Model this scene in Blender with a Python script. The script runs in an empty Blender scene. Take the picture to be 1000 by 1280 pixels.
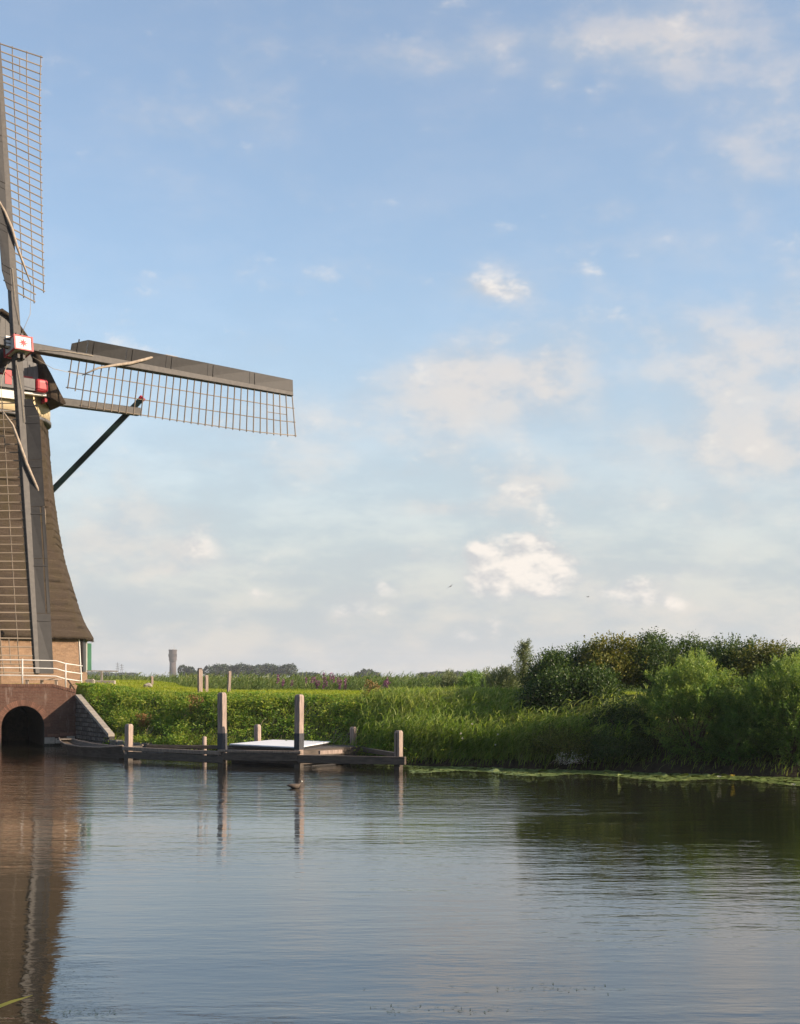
import bpy, bmesh, math, random
import numpy as np
from mathutils import Vector, Matrix

# ------------------------------------------------------------------ camera, sky, sun, exposure
sc = bpy.context.scene
col = sc.collection
R = math.radians
H, F, HY = 2.75, 1867.0, 845.0            # eye height over the water, focal length in photo pixels, horizon row
cam_d = bpy.data.cameras.new('camera'); cam = bpy.data.objects.new('camera', cam_d); col.objects.link(cam)
cam.location = (0, 0, H); cam.rotation_euler = (R(90), 0, 0)
cam_d.sensor_fit = 'HORIZONTAL'; cam_d.sensor_width = 36; cam_d.lens = 36 * F / 1000
cam_d.shift_y = (HY - 640) / 1000; cam_d.clip_end = 12000; cam_d.clip_start = 0.1
sc.camera = cam
SUN_AZ, SUN_EL = 74.0, 22.0               # azimuth from the direction scene->camera, turning to the right; elevation
S = Vector((math.sin(R(SUN_AZ)) * math.cos(R(SUN_EL)), -math.cos(R(SUN_AZ)) * math.cos(R(SUN_EL)), math.sin(R(SUN_EL))))
sun_d = bpy.data.lights.new('sun', 'SUN'); sun_d.energy = 5.0; sun_d.angle = R(0.6); sun_d.color = (1.0, 0.80, 0.60)
sun = bpy.data.objects.new('sun', sun_d); col.objects.link(sun)
sun.rotation_euler = (-S).to_track_quat('-Z', 'Y').to_euler(); sun.location = (60, 0, 60)
sc.view_settings.view_transform = 'Standard'; sc.view_settings.look = 'None'
sc.view_settings.gamma = 1; sc.view_settings.use_curve_mapping = False
sc.view_settings.exposure = 1.15
sc.cycles.use_denoising = True
sc.cycles.max_bounces = 8; sc.cycles.diffuse_bounces = 3; sc.cycles.glossy_bounces = 3
sc.cycles.transmission_bounces = 4; sc.cycles.volume_bounces = 0; sc.cycles.transparent_max_bounces = 4
sc.cycles.caustics_reflective = False; sc.cycles.caustics_refractive = False

SKY_STRENGTH = 0.097
def build_world():
    w = bpy.data.worlds.new('World'); sc.world = w; w.use_nodes = True
    nt = w.node_tree; N = nt.nodes; Lk = nt.links; N.clear()
    def lk(a, b): Lk.new(a, b)
    def m(op, a, b=None, c=None, clamp=False):
        n = N.new('ShaderNodeMath'); n.operation = op; n.use_clamp = clamp
        for i, v in enumerate((a, b, c)):
            if v is None: continue
            if isinstance(v, (int, float)): n.inputs[i].default_value = v
            else: lk(v, n.inputs[i])
        return n.outputs[0]
    def vm(op, a, b=None):
        n = N.new('ShaderNodeVectorMath'); n.operation = op
        for i, v in enumerate((a, b)):
            if v is None: continue
            if isinstance(v, tuple): n.inputs[i].default_value = v
            else: lk(v, n.inputs[i])
        return n.outputs['Value'] if op in ('DOT_PRODUCT', 'LENGTH') else n.outputs[0]
    def noise(vec, scale, detail=6, rough=0.55, dist=0.0):
        n = N.new('ShaderNodeTexNoise'); n.inputs['Scale'].default_value = scale
        n.inputs['Detail'].default_value = detail; n.inputs['Roughness'].default_value = rough
        n.inputs['Distortion'].default_value = dist; lk(vec, n.inputs['Vector'])
        return n
    def smooth(v, a, b):
        n = N.new('ShaderNodeMapRange'); n.interpolation_type = 'SMOOTHSTEP'
        n.inputs['From Min'].default_value = a; n.inputs['From Max'].default_value = b
        lk(v, n.inputs['Value']); return n.outputs[0]
    tc = N.new('ShaderNodeTexCoord'); d = tc.outputs['Generated']
    sep = N.new('ShaderNodeSeparateXYZ'); lk(d, sep.inputs[0])
    az = m('ARCTAN2', sep.outputs[0], sep.outputs[1])
    el = m('ARCSINE', sep.outputs[2])
    # the cloud field repeats (mirrored) round the whole horizon, so every part of the sky is alike
    half = R(17.0)
    azm = m('SUBTRACT', m('PINGPONG', m('ADD', az, half), 2 * half), half)
    cmb = N.new('ShaderNodeCombineXYZ'); lk(azm, cmb.inputs[0]); lk(el, cmb.inputs[1])
    strd = vm('MULTIPLY', d, (1, 1, 1.7))
    warp = noise(strd, 9.0, 5, 0.6)
    wv = vm('MULTIPLY', vm('SUBTRACT', warp.outputs['Color'], (0.5, 0.5, 0.5)), (0.055, 0.04, 0))
    p = vm('ADD', cmb.outputs[0], wv)
    def field(lobes, pos):
        tot = None
        for (px, py, rx, ry, amp) in lobes:
            a0 = math.atan((px - 500) / F); e0 = math.atan((HY - py) / F * math.cos(a0))
            q = vm('MULTIPLY', vm('SUBTRACT', pos, (a0, e0, 0)), (F / rx, F / ry, 0))
            g = m('MULTIPLY', m('EXPONENT', m('MULTIPLY', vm('DOT_PRODUCT', q, q), -0.8)), amp)
            tot = g if tot is None else m('ADD', tot, g)
        return tot
    # soft, thin cloud: photo px, py, half width, half height, amount
    soft = field([
        (560, 468, 50, 46, .62), (605, 500, 85, 44, .62), (695, 470, 48, 40, .55), (640, 478, 75, 34, .35), (640, 358, 45, 24, .5), (580, 358, 50, 14, .3),
        (672, 612, 42, 32, .75), (570, 638, 62, 14, .75), (690, 98, 24, 17, .4), (545, 86, 80, 18, .42), (645, 48, 70, 18, .36), (900, 20, 150, 60, .52), (790, 60, 90, 34, .36), (985, 160, 90, 60, .42),
        (855, 448, 85, 40, .5), (975, 450, 95, 75, .55), (905, 570, 140, 55, .6), (1010, 540, 80, 50, .4), (930, 310, 240, 200, .22), (760, 250, 16, 10, .25),
        (150, 672, 72, 54, .85), (240, 692, 44, 26, .4), (300, 115, 56, 50, .38), (210, 168, 75, 40, .32), (430, 538, 85, 44, .58), (330, 574, 75, 34, .32), (640, 735, 130, 50, .5), (810, 750, 90, 34, .45), (60, 740, 100, 40, .35)], p)
    # heaped cloud with crisp tops
    heap = field([(603, 700, 24, 22, .95), (596, 733, 26, 18, .55), (668, 690, 28, 24, 1.0), (682, 712, 38, 26, .85), (655, 738, 40, 18, .55), (722, 698, 18, 9, .5), (762, 738, 26, 12, .5), (803, 734, 30, 17, .8), (845, 750, 30, 11, .5),
        (246, 688, 24, 15, .62), (640, 357, 28, 17, .6), (612, 360, 20, 9, .35), (655, 612, 24, 18, .42), (690, 97, 13, 11, .5), (485, 737, 18, 9, .5), (432, 768, 34, 12, .5), (320, 742, 24, 12, .4), (548, 455, 30, 26, .35), (610, 795, 40, 12, .4), (360, 700, 26, 12, .3)], vm('ADD', cmb.outputs[0], vm('MULTIPLY', wv, (0.4, 0.5, 0))))
    # loose high cloud above what the picture shows
    hi = m('MULTIPLY', smooth(el, 0.36, 0.6), smooth(noise(strd, 2.2, 4, 0.5).outputs['Fac'], 0.45, 0.7))
    soft = m('ADD', soft, m('MULTIPLY', hi, 0.6))
    fb = noise(strd, 20.0, 8, 0.60)
    sdens = m('ADD', soft, m('MULTIPLY', m('SUBTRACT', fb.outputs['Fac'], 0.5), 1.35))
    cov_s = m('MULTIPLY', smooth(sdens, -0.05, 1.3), 0.80)
    fbo = noise(vm('ADD', strd, (S.x * 0.014, S.y * 0.014, S.z * 0.014 + 0.012)), 20.0, 8, 0.60)
    # billows: folded noise gives rounded heads with dark creases
    def billow(vec):
        f1 = m('ABSOLUTE', m('SUBTRACT', noise(vec, 38.0, 0, 0.5).outputs['Fac'], 0.5)); f2 = m('ABSOLUTE', m('SUBTRACT', noise(vec, 92.0, 2, 0.55).outputs['Fac'], 0.5))
        return m('ADD', m('MULTIPLY', f1, 1.6), m('MULTIPLY', f2, 0.9))
    b0 = billow(strd); b1 = billow(vm('ADD', strd, (S.x * 0.006, S.y * 0.006, S.z * 0.006 + 0.005)))
    hdens = m('ADD', m('ADD', heap, m('MULTIPLY', b0, 0.8)), m('MULTIPLY', m('SUBTRACT', fb.outputs['Fac'], 0.5), 1.3))
    cov_h = m('MULTIPLY', smooth(hdens, 0.36, 1.2), 0.84)
    rel = m('ADD', m('MULTIPLY', m('SUBTRACT', b0, b1), 1.3), m('MULTIPLY', m('SUBTRACT', fb.outputs['Fac'], fbo.outputs['Fac']), 3.0))
    lit = smooth(m('ADD', rel, m('MULTIPLY', heap, 0.25)), -0.35, 0.65)
    # low veil thickening to the horizon, with faint banks in it
    fb3 = noise(vm('MULTIPLY', d, (1, 1, 2.6)), 13.0, 8, 0.6)
    low = m('ADD', 0.16, m('MULTIPLY', smooth(m('ADD', el, m('MULTIPLY', m('SUBTRACT', fb3.outputs['Fac'], 0.5), 0.13)), 0.27, 0.0), 0.80))
    sky = N.new('ShaderNodeTexSky'); sky.sky_type = 'NISHITA'; sky.sun_disc = False
    sky.sun_elevation = R(SUN_EL); sky.sun_rotation = math.atan2(S.x, S.y)
    sky.air_density = 1.0; sky.dust_density = 1.0; sky.ozone_density = 1.5; sky.altitude = 0
    bg = N.new('ShaderNodeBackground'); lk(sky.outputs[0], bg.inputs[0]); bg.inputs[1].default_value = SKY_STRENGTH
    bl = N.new('ShaderNodeBackground'); bl.inputs[1].default_value = 1.0
    vr = N.new('ShaderNodeMix'); vr.data_type = 'RGBA'
    vr.inputs['A'].default_value = (0.243, 0.264, 0.282, 1); vr.inputs['B'].default_value = (0.322, 0.312, 0.300, 1)
    lk(smooth(fb3.outputs['Fac'], 0.42, 0.68), vr.inputs['Factor']); lk(vr.outputs['Result'], bl.inputs[0])
    def cloud(fac, a, b):
        bc = N.new('ShaderNodeBackground'); bc.inputs[1].default_value = 1.0
        cr = N.new('ShaderNodeMix'); cr.data_type = 'RGBA'; cr.inputs['A'].default_value = (*a, 1); cr.inputs['B'].default_value = (*b, 1)
        lk(fac, cr.inputs['Factor']); lk(cr.outputs['Result'], bc.inputs[0]); return bc.outputs[0]
    def mixsh(fac, a, b):
        n = N.new('ShaderNodeMixShader'); lk(fac, n.inputs[0]); lk(a, n.inputs[1]); lk(b, n.inputs[2]); return n.outputs[0]
    sh = mixsh(low, bg.outputs[0], bl.outputs[0])
    sh = mixsh(cov_s, sh, cloud(smooth(m('ADD', m('MULTIPLY', m('SUBTRACT', fb.outputs['Fac'], fbo.outputs['Fac']), 3.6), m('MULTIPLY', sdens, 0.6)), -0.25, 0.85), (0.258, 0.276, 0.298), (0.368, 0.338, 0.314)))
    sh = mixsh(cov_h, sh, cloud(lit, (0.285, 0.285, 0.290), (0.47, 0.43, 0.39)))
    out = N.new('ShaderNodeOutputWorld'); lk(sh, out.inputs[0])
build_world()

rng = np.random.default_rng(7); random.seed(7)

def P(px, py, Y):
    "a photo pixel at depth Y -> point"
    return Vector(((px - 500) / F * Y, Y, H - (py - HY) / F * Y))
def PW(px, py, z=0.0):
    "a photo pixel on the level z -> point"
    Y = (H - z) * F / (py - HY); return Vector(((px - 500) / F * Y, Y, z))

# ------------------------------------------------------------------ materials
def new_mat(name):
    m = bpy.data.materials.new(name); m.use_nodes = True
    nt = m.node_tree; b = nt.nodes['Principled BSDF']
    return m, nt, b
def mixrgb(nt, fac, a, b, mode='MIX'):
    n = nt.nodes.new('ShaderNodeMix'); n.data_type = 'RGBA'; n.blend_type = mode
    for sock, v in ((n.inputs['Factor'], fac), (n.inputs['A'], a), (n.inputs['B'], b)):
        if isinstance(v, (int, float)): sock.default_value = v
        elif isinstance(v, tuple): sock.default_value = (*v[:3], 1)
        else: nt.links.new(v, sock)
    return n.outputs['Result']
def tnoise(nt, scale, stretch=(1, 1, 1), detail=6, rough=0.6, coord='Object', dist=0):
    tc = nt.nodes.new('ShaderNodeTexCoord'); mp = nt.nodes.new('ShaderNodeMapping'); mp.inputs['Scale'].default_value = stretch
    n = nt.nodes.new('ShaderNodeTexNoise'); n.inputs['Scale'].default_value = scale; n.inputs['Detail'].default_value = detail
    n.inputs['Roughness'].default_value = rough; n.inputs['Distortion'].default_value = dist
    nt.links.new(tc.outputs[coord], mp.inputs[0]); nt.links.new(mp.outputs[0], n.inputs['Vector'])
    return n.outputs['Fac']
def ramp(nt, fac, a, b):
    n = nt.nodes.new('ShaderNodeMapRange'); n.inputs['From Min'].default_value = a; n.inputs['From Max'].default_value = b
    nt.links.new(fac, n.inputs['Value']); return n.outputs[0]
def bump(nt, bsdf, h, strength, dist=0.02):
    n = nt.nodes.new('ShaderNodeBump'); n.inputs['Strength'].default_value = strength; n.inputs['Distance'].default_value = dist
    nt.links.new(h, n.inputs['Height']); nt.links.new(n.outputs[0], bsdf.inputs['Normal'])
def plain(name, c1, c2, scale=4, stretch=(1, 1, 1), rough=0.8, bmp=0.3, dist=0.02, lo=0.35, hi=0.65, vary=0.0, spec=0.3):
    m, nt, b = new_mat(name)
    f = tnoise(nt, scale, stretch)
    c = mixrgb(nt, ramp(nt, f, lo, hi), c1, c2)
    if vary:
        oi = nt.nodes.new('ShaderNodeObjectInfo')
        v = nt.nodes.new('ShaderNodeMapRange'); v.inputs['To Min'].default_value = 1 - vary; v.inputs['To Max'].default_value = 1 + vary
        nt.links.new(oi.outputs['Random'], v.inputs['Value'])
        hs = nt.nodes.new('ShaderNodeHueSaturation'); nt.links.new(v.outputs[0], hs.inputs['Value']); nt.links.new(c, hs.inputs['Color']); c = hs.outputs[0]
    nt.links.new(c, b.inputs['Base Color']); b.inputs['Roughness'].default_value = rough
    b.inputs['Specular IOR Level'].default_value = spec
    if bmp: bump(nt, b, f, bmp, dist)
    return m
def brick_mat(name, c1, c2, mortar, bw=0.22, bh=0.065, stain=(0.08, 0.07, 0.055), stain_amt=0.5):
    m, nt, b = new_mat(name)
    uv = nt.nodes.new('ShaderNodeUVMap')
    br = nt.nodes.new('ShaderNodeTexBrick'); br.inputs['Scale'].default_value = 1.0
    br.inputs['Brick Width'].default_value = bw; br.inputs['Row Height'].default_value = bh
    br.inputs['Mortar Size'].default_value = 0.006; br.inputs['Mortar Smooth'].default_value = 0.3; br.inputs['Bias'].default_value = 0.0
    br.inputs['Color1'].default_value = (*c1, 1); br.inputs['Color2'].default_value = (*c2, 1); br.inputs['Mortar'].default_value = (*mortar, 1)
    nt.links.new(uv.outputs[0], br.inputs['Vector'])
    f = tnoise(nt, 1.1, (1, 1, 1), 8, 0.65); f2 = tnoise(nt, 14, (1, 1, 1), 4, 0.6)
    c = mixrgb(nt, ramp(nt, f2, 0.3, 0.75), br.outputs['Color'], (c1[0] * .6, c1[1] * .6, c1[2] * .6))
    st = nt.nodes.new('ShaderNodeMath'); st.operation = 'MULTIPLY'; st.inputs[1].default_value = stain_amt
    nt.links.new(ramp(nt, f, 0.48, 0.72), st.inputs[0])
    c = mixrgb(nt, st.outputs[0], c, stain)
    if name == 'red_brick':
        ge = nt.nodes.new('ShaderNodeNewGeometry'); sp = nt.nodes.new('ShaderNodeSeparateXYZ'); nt.links.new(ge.outputs['Position'], sp.inputs[0])
        zz_ = nt.nodes.new('ShaderNodeMath'); zz_.operation = 'MULTIPLY_ADD'; zz_.inputs[1].default_value = -0.9; nt.links.new(f, zz_.inputs[0]); nt.links.new(sp.outputs['Z'], zz_.inputs[2])
        c = mixrgb(nt, ramp(nt, zz_.outputs[0], -.05, -.32), c, (0.022, 0.022, 0.016))
        lime = nt.nodes.new('ShaderNodeMath'); lime.operation = 'MULTIPLY'; lime.inputs[1].default_value = .45; nt.links.new(ramp(nt, tnoise(nt, 2.2, (2.5, 2.5, .5), 6), .58, .74), lime.inputs[0])
        c = mixrgb(nt, lime.outputs[0], c, (0.30, 0.255, 0.22))
    nt.links.new(c, b.inputs['Base Color']); b.inputs['Roughness'].default_value = 0.9; b.inputs['Specular IOR Level'].default_value = 0.2
    inv = nt.nodes.new('ShaderNodeMath'); inv.operation = 'SUBTRACT'; inv.inputs[0].default_value = 1.0; nt.links.new(br.outputs['Fac'], inv.inputs[1])
    bump(nt, b, inv.outputs[0], 0.6, 0.008)
    return m
def leaf_mat(name, dark, mid, light, trans=0.3, rough=0.5, spec=0.25):
    "colour runs dark-mid-light with the leaf's own 'tint', plus a random step for each leaf"
    m, nt, b = new_mat(name)
    at = nt.nodes.new('ShaderNodeAttribute'); at.attribute_name = 'tint'
    ge = nt.nodes.new('ShaderNodeNewGeometry')
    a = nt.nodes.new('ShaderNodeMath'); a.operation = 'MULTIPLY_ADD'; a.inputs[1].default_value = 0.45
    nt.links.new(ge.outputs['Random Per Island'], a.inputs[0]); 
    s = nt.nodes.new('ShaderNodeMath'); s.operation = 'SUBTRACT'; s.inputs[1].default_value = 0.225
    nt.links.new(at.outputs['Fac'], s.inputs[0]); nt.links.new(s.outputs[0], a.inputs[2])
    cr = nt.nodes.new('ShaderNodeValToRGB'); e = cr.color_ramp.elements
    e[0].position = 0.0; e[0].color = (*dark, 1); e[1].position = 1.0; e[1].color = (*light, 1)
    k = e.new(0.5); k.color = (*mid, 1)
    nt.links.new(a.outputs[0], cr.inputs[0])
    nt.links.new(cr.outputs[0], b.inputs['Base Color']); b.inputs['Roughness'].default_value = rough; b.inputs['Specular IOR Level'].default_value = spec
    t = nt.nodes.new('ShaderNodeBsdfTranslucent')
    c2 = mixrgb(nt, 1.0, cr.outputs[0], (1.25, 1.25, 0.6), 'MULTIPLY'); nt.links.new(c2, t.inputs[0])
    mx = nt.nodes.new('ShaderNodeMixShader'); mx.inputs[0].default_value = trans
    nt.links.new(b.outputs[0], mx.inputs[1]); nt.links.new(t.outputs[0], mx.inputs[2])
    nt.links.new(mx.outputs[0], nt.nodes['Material Output'].inputs['Surface'])
    return m

M = {}
M['wood_grey'] = plain('weathered_wood', (0.24, 0.19, 0.15), (0.13, 0.105, 0.085), 3, (8, 8, 1), 0.85, 0.5, vary=0.12)
M['post_wood'] = plain('post_wood', (0.29, 0.225, 0.19), (0.15, 0.118, 0.10), 3, (9, 9, 0.8), 0.85, 0.5, vary=0.12)
M['post_band'] = plain('tarred_band', (0.022, 0.024, 0.03), (0.04, 0.042, 0.05), 5, (4, 4, 1), 0.6, 0.3)
M['wet_wood'] = plain('wet_dark_wood', (0.035, 0.028, 0.022), (0.075, 0.06, 0.048), 2.5, (1.2, 1.2, 6), 0.55, 0.5, vary=0.2)
M['stock'] = plain('sail_stock_paint', (0.054, 0.050, 0.046), (0.034, 0.032, 0.0305), 2, (3, 3, 3), 0.6, 0.2)
M['board'] = plain('sail_board_tar', (0.0165, 0.016, 0.016), (0.010, 0.0098, 0.010), 2, (2, 2, 2), 0.6, 0.15, vary=0.15)
M['lattice'] = plain('lattice_wood', (0.195, 0.16, 0.122), (0.125, 0.102, 0.078), 3, (1, 1, 1), 0.8, 0.1, vary=0.2)
M['cloth'] = plain('sail_cloth', (0.32, 0.272, 0.216), (0.2, 0.16, 0.124), 6, (1, 1, 1), 0.9, 0.4)
M['tar'] = plain('black_tar', (0.02, 0.02, 0.022), (0.035, 0.034, 0.034), 3, (1, 1, 1), 0.5, 0.2, vary=0.25)
M['grey_board'] = plain('grey_board', (0.11, 0.11, 0.114), (0.078, 0.078, 0.082), 3, (3, 3, 1), 0.6, 0.2, vary=0.1)
M['red'] = plain('red_paint', (0.306, 0.0119, 0.0221), (0.238, 0.0102, 0.017), 3, rough=0.45, bmp=0.05)
M['white'] = plain('white_paint', (0.527, 0.5185, 0.4972), (0.425, 0.4165, 0.3952), 2.5, rough=0.5, bmp=0.05, vary=0.04)
M['cream'] = plain('cream_paint', (0.52, 0.43, 0.28), (0.44, 0.36, 0.22), 1.5, rough=0.55, bmp=0.08)
M['green'] = plain('green_paint', (0.03, 0.10, 0.055), (0.02, 0.075, 0.04), 3, rough=0.45, bmp=0.05)
M['dkgreen'] = plain('dark_green_paint', (0.012, 0.032, 0.032), (0.010, 0.022, 0.024), 3, rough=0.45, bmp=0.05)
M['iron'] = plain('dark_iron', (0.03, 0.03, 0.032), (0.06, 0.05, 0.045), 8, rough=0.6, bmp=0.2)
M['rope'] = plain('rope', (0.30, 0.26, 0.20), (0.2, 0.17, 0.13), 8, rough=0.9, bmp=0.2)
M['brick_pale'] = brick_mat('pale_brick', (0.215, 0.138, 0.086), (0.125, 0.078, 0.05), (0.23, 0.18, 0.135), stain=(0.26, 0.17, 0.11), stain_amt=0.4)
M['brick_red'] = brick_mat('red_brick', (0.119, 0.06205, 0.0442), (0.08075, 0.0425, 0.0323), (0.1105, 0.08925, 0.07225), stain=(0.12, 0.085, 0.065), stain_amt=0.55)
M['brick_piece'] = plain('brick_piece', (0.153, 0.0782, 0.0527), (0.0935, 0.0493, 0.0357), 6, rough=0.9, bmp=0.3, vary=0.25)
M['stone'] = plain('pale_stone', (0.288, 0.264, 0.224), (0.192, 0.168, 0.144), 4, rough=0.9, bmp=0.5, vary=0.12)
M['dark_stone'] = plain('basalt_stone', (0.065, 0.06, 0.055), (0.14, 0.13, 0.115), 5, rough=0.85, bmp=0.7, vary=0.35)
M['mortar'] = plain('dark_mortar_tunnel_shade', (0.05, 0.046, 0.042), (0.03, 0.028, 0.025), 6, rough=0.95, bmp=0.4)
M['bark'] = plain('bark', (0.085, 0.065, 0.048), (0.05, 0.038, 0.028), 6, (4, 4, 1), 0.9, 0.6)
M['twig'] = plain('dry_twig', (0.36, 0.31, 0.24), (0.25, 0.21, 0.16), 6, (1, 1, 1), 0.9, 0.2)
M['white_flower'] = plain('white_petal', (0.55, 0.54, 0.48), (0.45, 0.44, 0.38), 6, rough=0.7, bmp=0)
M['yellow'] = plain('yellow_flower', (0.7, 0.5, 0.08), (0.6, 0.42, 0.05), 6, rough=0.7, bmp=0)
M['panel_white'] = plain('white_sheet', (0.629, 0.646, 0.68), (0.544, 0.561, 0.595), 1.3, rough=0.55, bmp=0.05)
M['tower_brick'] = plain('far_tower_brick', (0.072, 0.058, 0.054), (0.055, 0.046, 0.043), 0.2, rough=0.9, bmp=0)
M['feather'] = plain('brown_feather', (0.10, 0.075, 0.055), (0.05, 0.04, 0.032), 12, rough=0.8, bmp=0.2)
M['bird_dark'] = plain('dark_feather', (0.05, 0.05, 0.055), (0.08, 0.08, 0.08), 6, rough=0.8, bmp=0)

M['weed'] = leaf_mat('weed_leaf', (0.0672, 0.1344, 0.01568), (0.122, 0.228, 0.029), (0.2912, 0.3136, 0.0504), 0.5)
M['lawn'] = leaf_mat('lawn_grass', (0.13, 0.19, 0.016), (0.23, 0.28, 0.024), (0.33, 0.31, 0.05), 0.4)
M['reed'] = leaf_mat('reed_leaf', (0.050, 0.092, 0.022), (0.10, 0.155, 0.038), (0.27, 0.27, 0.13), 0.40)
M['reed_bank'] = leaf_mat('bank_reed_leaf', (0.062, 0.122, 0.017), (0.142, 0.222, 0.032), (0.34, 0.37, 0.12), 0.55)
M['bush_dark'] = leaf_mat('dark_bush_leaf', (0.0150, 0.036, 0.008), (0.042, 0.080, 0.0145), (0.125, 0.160, 0.034), 0.32, 0.45, 0.3)
M['bush_olive'] = leaf_mat('olive_bush_leaf', (0.0345, 0.0552, 0.01035), (0.092, 0.1092, 0.0184), (0.2185, 0.1898, 0.04025), 0.32)
M['willow'] = leaf_mat('willow_leaf', (0.04, 0.09375, 0.02), (0.1, 0.1812, 0.0375), (0.2625, 0.325, 0.075), 0.42)
M['sapling'] = leaf_mat('pale_willow_leaf', (0.06, 0.09, 0.04), (0.12, 0.15, 0.07), (0.22, 0.23, 0.12), 0.3)
M['far_leaf'] = leaf_mat('far_wood_leaf', (0.012, 0.026, 0.012), (0.022, 0.042, 0.017), (0.036, 0.060, 0.022), 0.1)
M['purple'] = leaf_mat('purple_flower', (0.10, 0.045, 0.085), (0.17, 0.065, 0.15), (0.26, 0.12, 0.22), 0.2)
M['rust'] = leaf_mat('rusty_seed', (0.12, 0.062, 0.022), (0.19, 0.105, 0.038), (0.27, 0.17, 0.06), 0.2)
M['pad'] = leaf_mat('lily_pad', (0.06, 0.10, 0.025), (0.12, 0.17, 0.045), (0.22, 0.25, 0.08), 0.1, 0.4, 0.4)

def thatch_mat():
    m, nt, b = new_mat('thatch')
    streak = tnoise(nt, 9, (5, 5, 0.5), 6, 0.7); blot = tnoise(nt, 0.9, (1, 1, 0.8), 6, 0.6); fine = tnoise(nt, 26, (1, 1, 1.6), 3, 0.6)
    c = mixrgb(nt, ramp(nt, streak, 0.3, 0.7), (0.104, 0.080, 0.060), (0.054, 0.042, 0.033))
    c = mixrgb(nt, ramp(nt, fine, 0.45, 0.8), c, (0.036, 0.027, 0.02))
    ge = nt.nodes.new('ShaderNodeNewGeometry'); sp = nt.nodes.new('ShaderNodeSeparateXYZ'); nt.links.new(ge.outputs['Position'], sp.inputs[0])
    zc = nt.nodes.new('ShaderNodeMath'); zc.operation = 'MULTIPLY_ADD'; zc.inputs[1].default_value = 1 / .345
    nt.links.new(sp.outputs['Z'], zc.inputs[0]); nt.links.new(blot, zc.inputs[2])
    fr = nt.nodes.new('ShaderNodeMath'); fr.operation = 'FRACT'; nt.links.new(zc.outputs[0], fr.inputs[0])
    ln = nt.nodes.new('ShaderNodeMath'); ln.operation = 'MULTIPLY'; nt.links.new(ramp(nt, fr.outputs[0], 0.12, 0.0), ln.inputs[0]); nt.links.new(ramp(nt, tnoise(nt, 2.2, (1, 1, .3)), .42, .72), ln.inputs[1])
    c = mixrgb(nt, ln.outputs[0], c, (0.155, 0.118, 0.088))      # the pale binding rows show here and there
    mo = nt.nodes.new('ShaderNodeMath'); mo.operation = 'MULTIPLY'; mo.inputs[1].default_value = 0.45
    nt.links.new(ramp(nt, blot, 0.45, 0.68), mo.inputs[0])
    c = mixrgb(nt, mo.outputs[0], c, (0.070, 0.060, 0.028))
    nt.links.new(c, b.inputs['Base Color']); b.inputs['Roughness'].default_value = 0.95; b.inputs['Specular IOR Level'].default_value = 0.1
    add = nt.nodes.new('ShaderNodeMath'); add.operation = 'ADD'; nt.links.new(streak, add.inputs[0]); nt.links.new(fine, add.inputs[1])
    bump(nt, b, add.outputs[0], 1.0, 0.09)
    return m
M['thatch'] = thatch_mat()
def ground_mat():
    m, nt, b = new_mat('turf')
    ge = nt.nodes.new('ShaderNodeNewGeometry'); sp = nt.nodes.new('ShaderNodeSeparateXYZ'); nt.links.new(ge.outputs['Position'], sp.inputs[0])
    f = tnoise(nt, 0.6, detail=8, rough=0.7); f2 = tnoise(nt, 9, detail=5)
    g = mixrgb(nt, ramp(nt, f, 0.35, 0.65), (0.20, 0.24, 0.024), (0.25, 0.25, 0.036))
    g = mixrgb(nt, ramp(nt, f2, 0.4, 0.8), g, (0.055, 0.075, 0.018))
    soil = mixrgb(nt, ramp(nt, f2, 0.3, 0.7), (0.018, 0.014, 0.010), (0.038, 0.030, 0.020))
    c = mixrgb(nt, ramp(nt, sp.outputs['Z'], 1.75, 2.02), soil, g)
    far = mixrgb(nt, ramp(nt, sp.outputs['Y'], 75, 85), c, (0.06, 0.085, 0.025))
    nt.links.new(far, b.inputs['Base Color']); b.inputs['Roughness'].default_value = 0.95; b.inputs['Specular IOR Level'].default_value = 0.1
    bump(nt, b, f2, 0.6, 0.06)
    return m
M['ground'] = ground_mat()
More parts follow.
